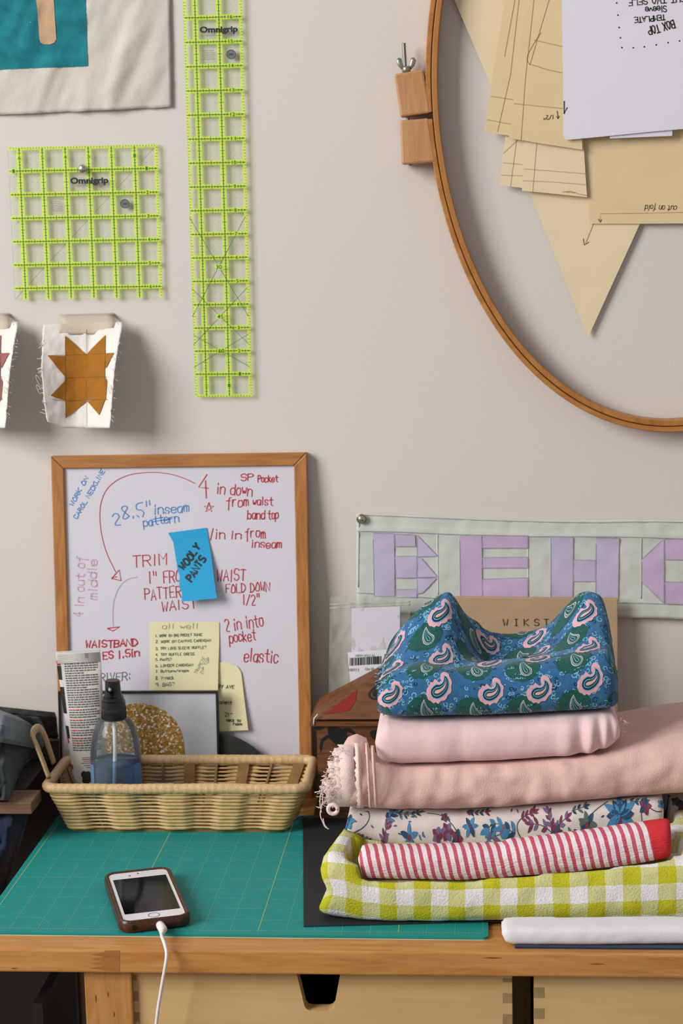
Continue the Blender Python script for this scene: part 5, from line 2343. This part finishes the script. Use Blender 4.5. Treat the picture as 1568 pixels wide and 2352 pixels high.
for path in ([(745, 1806), (738, 1815), (742, 1832), (739, 1850), (734, 1872), (741, 1888), (746, 1900), (755, 1904)],
             [(748, 1812), (735, 1818), (722, 1820)], [(747, 1808), (736, 1822), (734, 1845), (738, 1866)], [(742, 1880), (744, 1893), (752, 1903)]):
    q = [W(u, v, -.356) for u, v in chaikin(path, 2)]
    b.tube(q, .0005, 6, 0)
b.build('frayed_edge', [m_fray, m_linen], lin_t)

# ---- red striped seersucker
m_str, nt, bs = base('red_stripe_seersucker')
tc, ux, uy = uv_xy(nt)
wv = N(nt, 'ShaderNodeTexNoise')
wv.inputs['Scale'].default_value = 90
nt.links.new(tc.outputs['UV'], wv.inputs['Vector'])
wob = math_node(nt, 'MULTIPLY', math_node(nt, 'SUBTRACT', wv.outputs['Fac'], .5), .0016)
sl = math_node(nt, 'MULTIPLY', uy, .20)
xs_ = math_node(nt, 'ADD', math_node(nt, 'ADD', ux, sl), wob)
fr_ = math_node(nt, 'FRACT', math_node(nt, 'DIVIDE', math_node(nt, 'ADD', xs_, .5), .00795))
st_ = math_node(nt, 'LESS_THAN', fr_, .46)
sel = math_node(nt, 'GREATER_THAN', math_node(nt, 'ADD', ux, math_node(nt, 'MULTIPLY', uy, .2)), .2085)
pk = N(nt, 'ShaderNodeTexNoise')
pk.inputs['Scale'].default_value = 420
mpn = N(nt, 'ShaderNodeMapping')
mpn.inputs['Scale'].default_value = (.35, 1.6, 1)
nt.links.new(tc.outputs['UV'], mpn.inputs[0])
nt.links.new(mpn.outputs[0], pk.inputs['Vector'])
rd = mixc(nt, pk.outputs['Fac'], '#b52d47', '#dc7585')
cs_ = mixc(nt, st_, '#e8dfe4', rd)
ce_ = mixc(nt, sel, cs_, '#d2383f')
nt.links.new(ce_, bs.inputs['Base Color'])
bs.inputs['Roughness'].default_value = .95
bs.inputs['Specular IOR Level'].default_value = .15
add_bump(nt, bs, pk.outputs['Fac'], .7, .0014)
P, UV, _ = fold([(824, 1962), (827, 1948), (840, 1942), (950, 1942), (1080, 1940), (1152, 1938), (1170, 1930), (1300, 1916), (1450, 1894), (1530, 1884), (1538, 1888)],
                [(824, 1968), (829, 2004), (842, 2014), (950, 2016), (1060, 2018), (1180, 2010), (1300, 2002), (1450, 1984), (1535, 1968), (1540, 1966)],
                -.402, .042, ys=.016, rmax=.022, nx=110, wr=.0011, wf=(22, 30), seed=2, endr=.009)
for row in P:
    for p in row:
        f = max(0, (p.y + .386) / .026)
        if f > 0 and p.z > row[19].z:
            p.z -= .012 * f * f
settle(P)
lay(P)
b = MB()
fold_mesh(P, UV, b)
tag(b.build('folded_fabric', m_str), 'red and white striped seersucker fabric rolled in front, on the lime gingham', 'fabric', G)

# ---- floral
m_flo = fabric('cream_floral_ground', '#ded6cf', .9, .03, 60, .3, 1000)
m_fb, m_fb2 = plain('floral_blue', '#4a8ab4', .9, 0, .2, .15, 200), plain('floral_dark_blue', '#33516f', .9, 0, .2, .15, 200)
m_fp, m_fg = plain('floral_plum', '#7d3f52', .9, 0, .2, .2, 200), plain('floral_stem', '#4b5957', .9)
m_fgl, m_fl = plain('floral_leaf', '#5d6f66', .9, 0, .2, .15, 200), plain('floral_lilac', '#76648c', .9)
P, UV, mid = fold([(794, 1900), (796, 1874), (806, 1862), (900, 1858), (1000, 1860), (1060, 1866), (1200, 1850), (1350, 1838), (1500, 1824), (1516, 1826), (1522, 1835)],
                  [(794, 1915), (795, 1938), (803, 1948), (900, 1953), (1000, 1956), (1060, 1958), (1200, 1952), (1350, 1942), (1500, 1926), (1516, 1918), (1522, 1900)],
                  -.336, .16, ys=.012, rmax=.022, nx=100, wr=.0013, wf=(16, 26), seed=3, endr=.010)
settle(P)
lay(P)
b = MB()
fold_mesh(P, UV, b)
# print, laid out on the front fold in photo positions
FX0, FX1 = P[0][0].x, P[-1][0].x
Pa = np.array([[tuple(p) for p in row] for row in P])


class FoldS:
    """(x, z on the front face) -> point, for a fold's visible front"""
    flat = False

    def __init__(s, P, nb=8, nf=22, ext=5):
        s.P, s.nb, s.nf, s.ext = P, nb, nf, ext
        s.x = [row[nb].x for row in P]
        s.n = len(P)

    def pt(s, x, q):
        """q: 0 bottom .. 1 top of the front face"""
        i = min(max((x - s.x[0]) / (s.x[-1] - s.x[0]) * (s.n - 1), 0), s.n - 1.0001)
        j = s.nb + min(max(q, -.05), 1.25) * s.nf
        j = min(max(j, 0), len(s.P[0]) - 1.0001)
        a, c = int(i), int(j)
        i -= a
        j -= c
        P = s.P
        return (P[a][c] * (1 - i) + P[a + 1][c] * i) * (1 - j) + (P[a][c + 1] * (1 - i) + P[a + 1][c + 1] * i) * j

    def find(s, u, v):
        """the front-face coordinates that the photo position falls on"""
        best = None
        x = s.pt((s.x[0] + s.x[-1]) / 2, .5).x
        q = .5
        for _ in range(12):
            p = s.pt(x, q)
            d = p - CAM
            pu, pv = 784 + F_PX * d.dot(AX_R) / d.dot(AX_F), 1176 - F_PX * d.dot(AX_U) / d.dot(AX_F)
            x += (u - pu) / 2250
            q += (pv - v) / max(30, s.span) * .8
        return x, q
    span = 80

    def at(s, a, bq):
        # a metres along, bq metres upward on the face (0 at bottom)
        H = s.H
        e = .001
        p = s.pt(a, bq / H)
        n = (s.pt(a + e, bq / H) - s.pt(a - e, bq / H)).cross(s.pt(a, bq / H + .03) - s.pt(a, bq / H - .03))
        if n.length < 1e-12:
            return p, Vector((0, -1, 0))
        n.normalize()
        if n.y > 0 and n.z < .3:
            n = -n
        return p, n

    def px(s, u, v):
        x, q = s.find(u, v)
        return (x, q * s.H)


FS = FoldS(P)
FS.span = 95
FS.H = .046


def petal(S, c, ang, l, w, mat, off=.0004, curl=0., k=6):
    w *= .8
    pts, ws = [], []
    x, y, a = c[0], c[1], ang
    for i in range(k + 1):
        pts.append((x, y))
        f = i / k
        ws.append(max(.0003, w * sin(pi * min(.98, .08 + .92 * f)) ** .8))
        x += cos(a) * l / k
        y += sin(a) * l / k
        a += curl / k
    rib(b, S, pts, ws, mat, off, 3)


def stem(px, w=.0007, sm=2):
    rib(b, FS, chaikin([FS.px(*p) for p in px], sm), w, 4, .00035)


rr = random.Random(21)


def spray(px, mats, l=.005, w=.0025, n=7, both=True):
    P_ = chaikin([FS.px(*p) for p in px], 2)
    rib(b, FS, P_, .0005, 4, .00035)
    for k in range(n):
        i = int((k + .6) / n * (len(P_) - 1))
        a, c = Vector(P_[i]), Vector(P_[min(i + 1, len(P_) - 1)])
        an = atan2(c.y - a.y, c.x - a.x)
        for sg in (1, -1):
            petal(FS, (a.x, a.y), an + sg * rr.uniform(.5, .9), l * rr.uniform(.8, 1.2), w, mats[(k + (sg > 0)) % len(mats)], .0005)
    petal(FS, P_[-1], an, l, w, mats[0], .0005)


def flower(u, v, r_, mats, n=5, w=.9, a0=0.):
    c = FS.px(u, v)
    for k in range(n):
        petal(FS, c, a0 + 2 * pi * k / n, r_, r_ * w, mats[k % len(mats)], .0006 + .00004 * k)
    stamp(b, FS, [(c[0] + r_ * .22 * cos(j * pi / 4), c[1] + r_ * .22 * sin(j * pi / 4)) for j in range(8)], 3, .0010)


def fz(x, y):
    return (690 + x / 1.786, 1830 + y / 1.786)


# 0 ground 1 blue 2 dark blue 3 plum 4 stem 5 leaf 6 lilac
flower(*fz(197, 105), .0062, [1, 2], 5)
stem([fz(278, 60), fz(285, 90), fz(262, 125), fz(225, 145), fz(200, 160)])
stem([fz(195, 145), fz(210, 155), fz(225, 145)])
spray([fz(225, 160), fz(250, 170), fz(285, 180)], [3, 6], .004, .0024, 4)
spray([fz(345, 190), fz(338, 165), fz(352, 130), fz(360, 105)], [6, 3], .0052, .0024, 6)
spray([fz(350, 95), fz(372, 75), fz(385, 62)], [1, 2], .0065, .0038, 3)
stem([fz(385, 66), fz(430, 68), fz(470, 66), fz(510, 62)])
spray([fz(400, 70), fz(440, 75), fz(480, 66)], [5, 2], .005, .0022, 4)
flower(*fz(445, 168), .0085, [1, 1, 2], 5, .5, .3)
stem([fz(400, 150), fz(425, 160), fz(445, 170)])
stem([fz(520, 68), fz(575, 75), fz(610, 100), fz(640, 140), fz(650, 180)])
flower(*fz(590, 85), .0040, [3, 2], 5)
flower(*fz(600, 140), .0060, [3, 6], 6)
flower(*fz(560, 160), .0052, [3, 6], 5)
flower(*fz(640, 172), .0056, [3, 2], 5)
flower(*fz(695, 120), .0074, [1, 1, 2], 6, .55)
stem([fz(690, 160), fz(680, 140), fz(695, 120)])
spray([fz(680, 62), fz(720, 68), fz(760, 62)], [3, 2], .005, .0026, 5)
spray([fz(880, 140), fz(840, 130), fz(800, 105), fz(765, 130)], [1, 2, 1], .0072, .0042, 5)
spray([fz(760, 185), fz(790, 165), fz(825, 150)], [1, 6], .0066, .0040, 3)
stem([fz(965, 60), fz(915, 80), fz(885, 110), fz(890, 150), fz(920, 180), fz(985, 165)])
spray([fz(905, 90), fz(930, 75), fz(955, 62)], [3, 3], .0055, .0028, 4)
spray([fz(1050, 155), fz(1030, 120), fz(1020, 90), fz(1015, 65)], [6, 3], .0060, .0030, 4)
spray([fz(1040, 140), fz(990, 115), fz(945, 110)], [3, 6], .0060, .0030, 4)
spray([fz(1040, 140), fz(1065, 110), fz(1090, 85)], [3, 6], .0060, .0030, 3)
flower(*fz(1048, 150), .0052, [3, 2], 6)
spray([fz(1110, 60), fz(1140, 50), fz(1165, 40)], [2, 5], .005, .0026, 3)
stem([fz(1170, 120), fz(1185, 80), fz(1215, 50), fz(1260, 20)])
flower(*fz(1175, 110), .0088, [5, 2, 5], 7, .6)
spray([fz(1165, 115), fz(1130, 128), fz(1105, 130)], [5, 2], .0045, .0022, 3)
for k in range(9):
    petal(FS, FS.px(*fz(1310, 75)), -.5 + k * (pi + 1.0) / 8, .0165 if k % 2 == 0 else .0125, .0075, 1 if k % 2 == 0 else 2, .0006 + k * .00003)
for k in range(5):
    petal(FS, FS.px(*fz(1310, 70)), .3 + k * .62, .0085, .0030, 1 if k % 2 else 2, .0011)
flower(*fz(1308, 105), .0042, [3], 5)
stem([fz(1400, 95), fz(1395, 60), fz(1410, 30), fz(1405, 10)])
stem([fz(1410, 30), fz(1450, 60), fz(1480, 60)])
flower(*fz(1412, 40), .0060, [3, 2], 5)
spray([fz(1350, 15), fz(1385, 22), fz(1410, 18)], [5, 2], .005, .0026, 4)
flower(*fz(1478, 30), .0040, [1], 5)
for k in range(34):
    u, v = rr.uniform(805, 1500), rr.uniform(1862, 1930)
    petal(FS, FS.px(u, v), rr.uniform(0, 6.28), rr.uniform(.0025, .004), .0016, rr.choice((1, 2, 5, 6)), .0004)
fl = b.build('folded_fabric', [m_flo, m_fb, m_fb2, m_fp, m_fg, m_fgl, m_fl])
tag(fl, 'cream fabric printed with blue and plum flowers, directly under the frayed pink linen', 'fabric', G)
# second length folded behind it, showing at the right
P, UV, _ = fold([(1500, 1840), (1530, 1836), (1640, 1830), (1800, 1825)], [(1500, 1905), (1530, 1908), (1640, 1900), (1800, 1895)], -.298, .15, ys=.012, rmax=.02, nx=40, wr=.0012, seed=5, endr=.008)
settle(P)
lay(P)
b = MB()
fold_mesh(P, UV, b)
FS = FoldS(P)
FS.span, FS.H = 75, .04
for k in range(14):
    flower(rr.uniform(1515, 1780), rr.uniform(1840, 1895), .0055, [rr.choice((1, 2)), rr.choice((3, 5))], 5)
tag(b.build('folded_fabric', [m_flo, m_fb, m_fb2, m_fp, m_fg, m_fgl, m_fl]), 'end of a second flowered cloth at the right edge behind the red selvedge', 'fabric', G)

# ---- lime gingham at the bottom
m_ging, nt, bs = base('lime_gingham')
tc, ux, uy = uv_xy(nt)
wv = N(nt, 'ShaderNodeTexNoise')
wv.inputs['Scale'].default_value = 40
nt.links.new(tc.outputs['UV'], wv.inputs['Vector'])
wob = math_node(nt, 'MULTIPLY', math_node(nt, 'SUBTRACT', wv.outputs['Fac'], .5), .0035)
PER = .0312
fx = math_node(nt, 'FRACT', math_node(nt, 'DIVIDE', math_node(nt, 'ADD', math_node(nt, 'ADD', ux, wob), .5 + .0055), PER))
fy = math_node(nt, 'FRACT', math_node(nt, 'DIVIDE', math_node(nt, 'ADD', math_node(nt, 'ADD', uy, wob), .5 * 0 + .3250), PER * .98))
sx_ = math_node(nt, 'LESS_THAN', fx, .5)
sy_ = math_node(nt, 'LESS_THAN', fy, .5)
c1 = mixc(nt, sx_, '#e6e3e3', '#cccb8e')
c2 = mixc(nt, sx_, '#cccb8e', '#bdb92b')
cg = mixc(nt, sy_, c1, c2)
nz2 = N(nt, 'ShaderNodeTexNoise')
nz2.inputs['Scale'].default_value = 520
nz2.inputs['Detail'].default_value = 2
nt.links.new(tc.outputs['UV'], nz2.inputs['Vector'])
mr = N(nt, 'ShaderNodeMapRange')
mr.inputs[3].default_value, mr.inputs[4].default_value = .72, 1.22
nt.links.new(nz2.outputs['Fac'], mr.inputs[0])
vm = N(nt, 'ShaderNodeVectorMath', operation='SCALE')
nt.links.new(cg, vm.inputs[0])
nt.links.new(mr.outputs[0], vm.inputs['Scale'])
nt.links.new(vm.outputs[0], bs.inputs['Base Color'])
bs.inputs['Roughness'].default_value = .95
bs.inputs['Specular IOR Level'].default_value = .15
add_bump(nt, bs, nz2.outputs['Fac'], .6, .0012)
P, UV, _ = fold([(732, 2002), (737, 1984), (746, 1974), (765, 1970), (800, 1978), (830, 1992), (900, 2003), (1050, 2008), (1300, 1994), (1568, 1970), (1800, 1950)],
                [(732, 2106), (740, 2111), (770, 2118), (830, 2124), (900, 2128), (1000, 2124), (1150, 2119), (1300, 2117), (1568, 2115), (1800, 2112)],
                (-.411, -.426), (.115, .205), ys=.010, rmax=.020, nx=130, wr=.0018, seed=1, endr=.010, tilt=.10)
# left outline: two soft lobes
for i in range(0, 14):
    for k, p in enumerate(P[i]):
        f = (1 - i / 14) ** 1.5
        p.x += f * (.0065 * exp(-((p.z - .034) / .010) ** 2) - .0015 * exp(-((p.z - .014) / .006) ** 2) + .008 * max(0, (.009 - p.z) / .006))
        p.x += f * .034 * max(0, (p.y + .395) / .1) ** 1.2
settle(P, floor=lambda x, y: .0052 if x < .300 else .0045)
lay(P)
b = MB()
fold_mesh(P, UV, b)
tag(b.build('folded_fabric', m_ging), 'large lime green and white gingham fabric, lowest of the colourful stack', 'fabric', G)

# ---- white folded cloth at the desk edge
m_white = fabric('white_jersey', '#dfdde3', .9, .02, 40, .25, 1000)
m_denim = fabric('dark_denim', '#26364f', .95, .2, 250, .5, 900)
P, UV, _ = fold([(1152, 2138), (1156, 2130), (1175, 2126), (1300, 2125), (1568, 2122), (1800, 2119)], [(1152, 2142), (1160, 2160), (1180, 2168), (1300, 2168), (1568, 2166), (1800, 2164)],
                -.4555, .052, ys=.008, rmax=.013, nx=90, wr=.0008, wf=(16, 30), seed=12, endr=.008)
for row in P:
    for p in row:
        p.z = max(p.z, .0026)
settle(P, floor=lambda x, y: .0026)
wt = thing('folded_fabric', (.2, -.37, 0), 'white folded cloth at the desk front edge under the right of the gingham', 'fabric', G)
b = MB()
fold_mesh(P, UV, b)
b.build('jersey_cloth', m_white, wt)
b = MB()
p0, p1 = W(1182, 2175, -.4545), W(1800, 2172, -.4545)
b.prism([Vector((p0.x, -.4560, .0003)), Vector((p1.x, -.4560, .0003)), Vector((p1.x, -.27, .0003)), Vector((p0.x, -.27, .0003))], (0, 0, .0018))
b.build('denim_edge', m_denim, wt)

# ================================================================ PHONE AND CABLE
m_case = wood('brown_phone_case', '#2b1a10', '#5a2f18', 'Y', 3, .32, 14, .05)
m_pwhite = plain('phone_white_glass', '#e6e2e4', .12, 0, .5)
m_scr = plain('phone_black_glass', '#040505', .08, 0, .18)
pc = Vector((-.2606, -.3680, .0))
PA = radians(18.4)
pex, pey = Vector((cos(PA), sin(PA), 0)), Vector((-sin(PA), cos(PA), 0))
ph = thing('smartphone', (pc.x, pc.y, .0032), 'smartphone in a brown case lying dark on the green mat', 'phone')


def rr2(w, l, r, n=8):
    o = []
    for cx_, cy_, a0 in ((w / 2 - r, -l / 2 + r, -90), (w / 2 - r, l / 2 - r, 0), (-w / 2 + r, l / 2 - r, 90), (-w / 2 + r, -l / 2 + r, 180)):
        for k in range(n + 1):
            a = radians(a0 + 90 * k / n)
            o.append((cx_ + r * cos(a), cy_ + r * sin(a)))
    return o


def pp(x, y, z):
    return pc + pex * x + pey * y + Vector((0, 0, z))


PZ, PT = .0032, .0150
b = MB()
levels = [(.0615, .1270, .0100, PZ), (.0655, .1310, .0115, PZ + .0022), (.0662, .1316, .0118, PT - .004), (.0640, .1296, .0112, PT - .0008), (.0625, .1282, .0105, PT), (.0585, .1242, .0085, PT - .0004), (.0572, .1230, .0080, PT - .0016)]
rings = [[pp(x, y, z) for x, y in rr2(w, l, rd_)] for w, l, rd_, z in levels]
b.grid(rings, 0, True, None, True)
b.add(rings[0], [list(range(len(rings[0]) - 1, -1, -1))])
b.build('case', m_case, ph)
SPh = Flat(pp(0, 0, PT - .0012), pex, pey)
b = MB()
b.prism([SPh.at(*p)[0] for p in rr2(.0568, .1226, .0075)], (0, 0, -.006))
b.build('front_glass', m_pwhite, ph)
b = MB()
stamp(b, SPh, rr2(.0512, .0895, .0004, 1), 0, .0002)
b.build('screen', m_scr, ph)
b = MB()
c_ = (0, -.0535)
rib(b, SPh, [(c_[0] + .0051 * cos(k * pi / 16), c_[1] + .0051 * sin(k * pi / 16)) for k in range(33)], .0007, 0, .0002)
b.build('home_button_ring', plain('button_ring', '#8b8f8e', .3, .6), ph)
b = MB()
for (x, y, rr_) in ((.0, .0555, .0011), (-.0085, .0520, .0011)):
    stamp(b, SPh, [(x + rr_ * cos(k * pi / 6), y + rr_ * sin(k * pi / 6)) for k in range(12)], 0, .0002)
b.build('camera_dot', plain('sensor_black', '#0d0f10', .3), ph)
b = MB()
Sbt = Flat(pp(0, -.0662, PZ + .0055), pex, Vector((0, 0, 1)))
stamp(b, Sbt, [(-.0195 + .0026 * cos(k * pi / 8), .0026 * sin(k * pi / 8)) for k in range(16)], 0, .0004)
b.build('headphone_socket', m_gap, ph)
b = MB()
for k in range(6):
    stamp(b, Sbt, [(.014 + k * .0022 + .0006 * cos(j * pi / 4), .0006 * sin(j * pi / 4)) for j in range(8)], 0, .0004)
b.build('speaker_grille', m_gap, ph)

cable = thing('charging_cable', pp(.004, -.07, .0), 'white charging cable plugged into the phone and hanging over the desk edge', 'cable')
m_cab = plain('cable_white', '#e8e4e2', .4)
b = MB()
c0, c1 = pp(.0035, -.0640, PZ + .0055), pp(.0045, -.0800, PZ + .0060)
b.tube([c0, c0.lerp(c1, .3), c0.lerp(c1, .92), c1], [.0036, .0040, .0040, .0032], 16)
b.build('plug', m_cab, cable)
b = MB()
pts = [c1 - (c1 - c0) * .1, c1, W(371, 2148, -.452), W(377, 2165, -.466), W(382, 2185, -.4735), W(382, 2202, -.4765), W(379, 2222, -.4775), W(374, 2250, -.4775), W(369, 2280, -.477), W(364, 2310, -.4765), W(359, 2352, -.4765), W(356, 2420, -.477),
       W(360, 2520, -.48), W(372, 2700, -.482)]
pts[2].z = max(pts[2].z, .0062)
pts[3].z = max(pts[3].z, .0040)
sp = []
for i in range(len(pts) - 1):
    for k in range(8):
        tt = k / 8
        p0, p1, p2, p3 = pts[max(i - 1, 0)], pts[i], pts[i + 1], pts[min(i + 2, len(pts) - 1)]
        sp.append(.5 * ((2 * p1) + (p2 - p0) * tt + (2 * p0 - 5 * p1 + 4 * p2 - p3) * tt ** 2 + (3 * p1 - p0 - 3 * p2 + p3) * tt ** 3))
b.tube(sp, [.0026 if i < 14 else .0016 for i in range(len(sp))], 10)
b.build('cord', m_cab, cable)

# ================================================================ LEFT: SHELF WITH CLOTHES
m_plank = wood('shelf_plank_wood', '#644837', '#83624d', 'X', .8, .6)
sh = thing('shelf_rack', (-.62, -.2, -.72), 'dark shelf rack with a pale plank at the far left of the desk', 'shelf')
b = MB()
pz_ = W(80, 1848, -.20).z
xr_ = W(79, 1848, -.20).x
b.box(((xr_ - .88) / 2, -.191, pz_), (.88 + xr_, .042, .0125), 0, None, .001)
b.build('plank', m_plank, sh)
b = MB()
b.box(((-.425 - .88) / 2, -.104, pz_), (.88 - .425, .128, .0125), 0, None, .001)
b.build('shelf_board', m_dark, sh)
b = MB()
b.box((-.66, -.019, -.33), (.49, .010, .78), 0)
b.build('back_panel', m_dark, sh)
for x_, y_, z_, dy_, dz_ in ((-.895, -.17, -.31, .26, .82), (-.4185, -.115, -.45, .15, .54)):  # left panel is added out of view to block light low down
    b = MB()
    b.box((x_, y_, z_), (.010, dy_, dz_), 0)
    b.build('added_side_panel', m_dark, sh)

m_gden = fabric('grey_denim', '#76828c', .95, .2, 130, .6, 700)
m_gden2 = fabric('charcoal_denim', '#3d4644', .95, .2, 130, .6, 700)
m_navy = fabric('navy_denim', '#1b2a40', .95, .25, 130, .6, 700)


def garment(rows, mats, ny, seed, amp, back=True, pleat=0.):
    """rows: list of (left photo point, right photo point, y); a draped cloth skin with soft folds"""
    P = []
    n = 44
    for i in range(n + 1):
        f = i / n * (len(rows) - 1)
        k = min(int(f), len(rows) - 2)
        t = f - k
        t = t * t * (3 - 2 * t)
        (a, c, y0), (a2, c2, y1) = rows[k], rows[k + 1]
        row = []
        for j in range(61):
            s = j / 60
            u = (a[0] * (1 - s) + c[0] * s) * (1 - t) + (a2[0] * (1 - s) + c2[0] * s) * t
            v = (a[1] * (1 - s) + c[1] * s) * (1 - t) + (a2[1] * (1 - s) + c2[1] * s) * t
            y = y0 * (1 - t) + y1 * t
            w = amp * fbm(u * .030 + v * .012, v * .010, seed, 3) + amp * .4 * fbm(u * .08, v * .05, seed + 4, 2)
            w += pleat * abs(sin(u * .085 + 1.2 * fbm(u * .02, v * .01, 4))) ** 1.5 * min(1, max(0, (v - 1720) / 60))
            g_ = min(1, max(0, (u - 5) / 70)) if back else 0
            g_ = g_ * g_ * (3 - 2 * g_)
            p = W(u, v, (y - w) * (1 - g_) + (-.062 + .35 * (y + .2) * .1 - .2 * w) * g_ + (0 if back else .03 * max(0, s - .88) / .12))
            if back:
                p.z = max(p.z, pz_ + .0088)
                p.y = min(p.y, -.040)
            row.append(p)
        P.append(row)
    return P


gj = thing('folded_garment', (-.52, -.16, pz_ + .007), 'grey denim garment heaped on the plank shelf left of the basket', 'clothing')
b = MB()
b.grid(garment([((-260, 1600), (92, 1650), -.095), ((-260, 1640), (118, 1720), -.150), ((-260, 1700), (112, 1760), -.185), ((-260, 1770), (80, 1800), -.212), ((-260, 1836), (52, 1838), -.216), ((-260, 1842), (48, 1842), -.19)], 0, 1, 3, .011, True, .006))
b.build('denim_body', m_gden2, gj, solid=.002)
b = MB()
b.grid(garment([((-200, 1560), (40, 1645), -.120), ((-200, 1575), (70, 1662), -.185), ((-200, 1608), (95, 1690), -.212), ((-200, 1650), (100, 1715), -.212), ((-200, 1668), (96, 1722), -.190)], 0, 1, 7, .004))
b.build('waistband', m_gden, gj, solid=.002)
b = MB()
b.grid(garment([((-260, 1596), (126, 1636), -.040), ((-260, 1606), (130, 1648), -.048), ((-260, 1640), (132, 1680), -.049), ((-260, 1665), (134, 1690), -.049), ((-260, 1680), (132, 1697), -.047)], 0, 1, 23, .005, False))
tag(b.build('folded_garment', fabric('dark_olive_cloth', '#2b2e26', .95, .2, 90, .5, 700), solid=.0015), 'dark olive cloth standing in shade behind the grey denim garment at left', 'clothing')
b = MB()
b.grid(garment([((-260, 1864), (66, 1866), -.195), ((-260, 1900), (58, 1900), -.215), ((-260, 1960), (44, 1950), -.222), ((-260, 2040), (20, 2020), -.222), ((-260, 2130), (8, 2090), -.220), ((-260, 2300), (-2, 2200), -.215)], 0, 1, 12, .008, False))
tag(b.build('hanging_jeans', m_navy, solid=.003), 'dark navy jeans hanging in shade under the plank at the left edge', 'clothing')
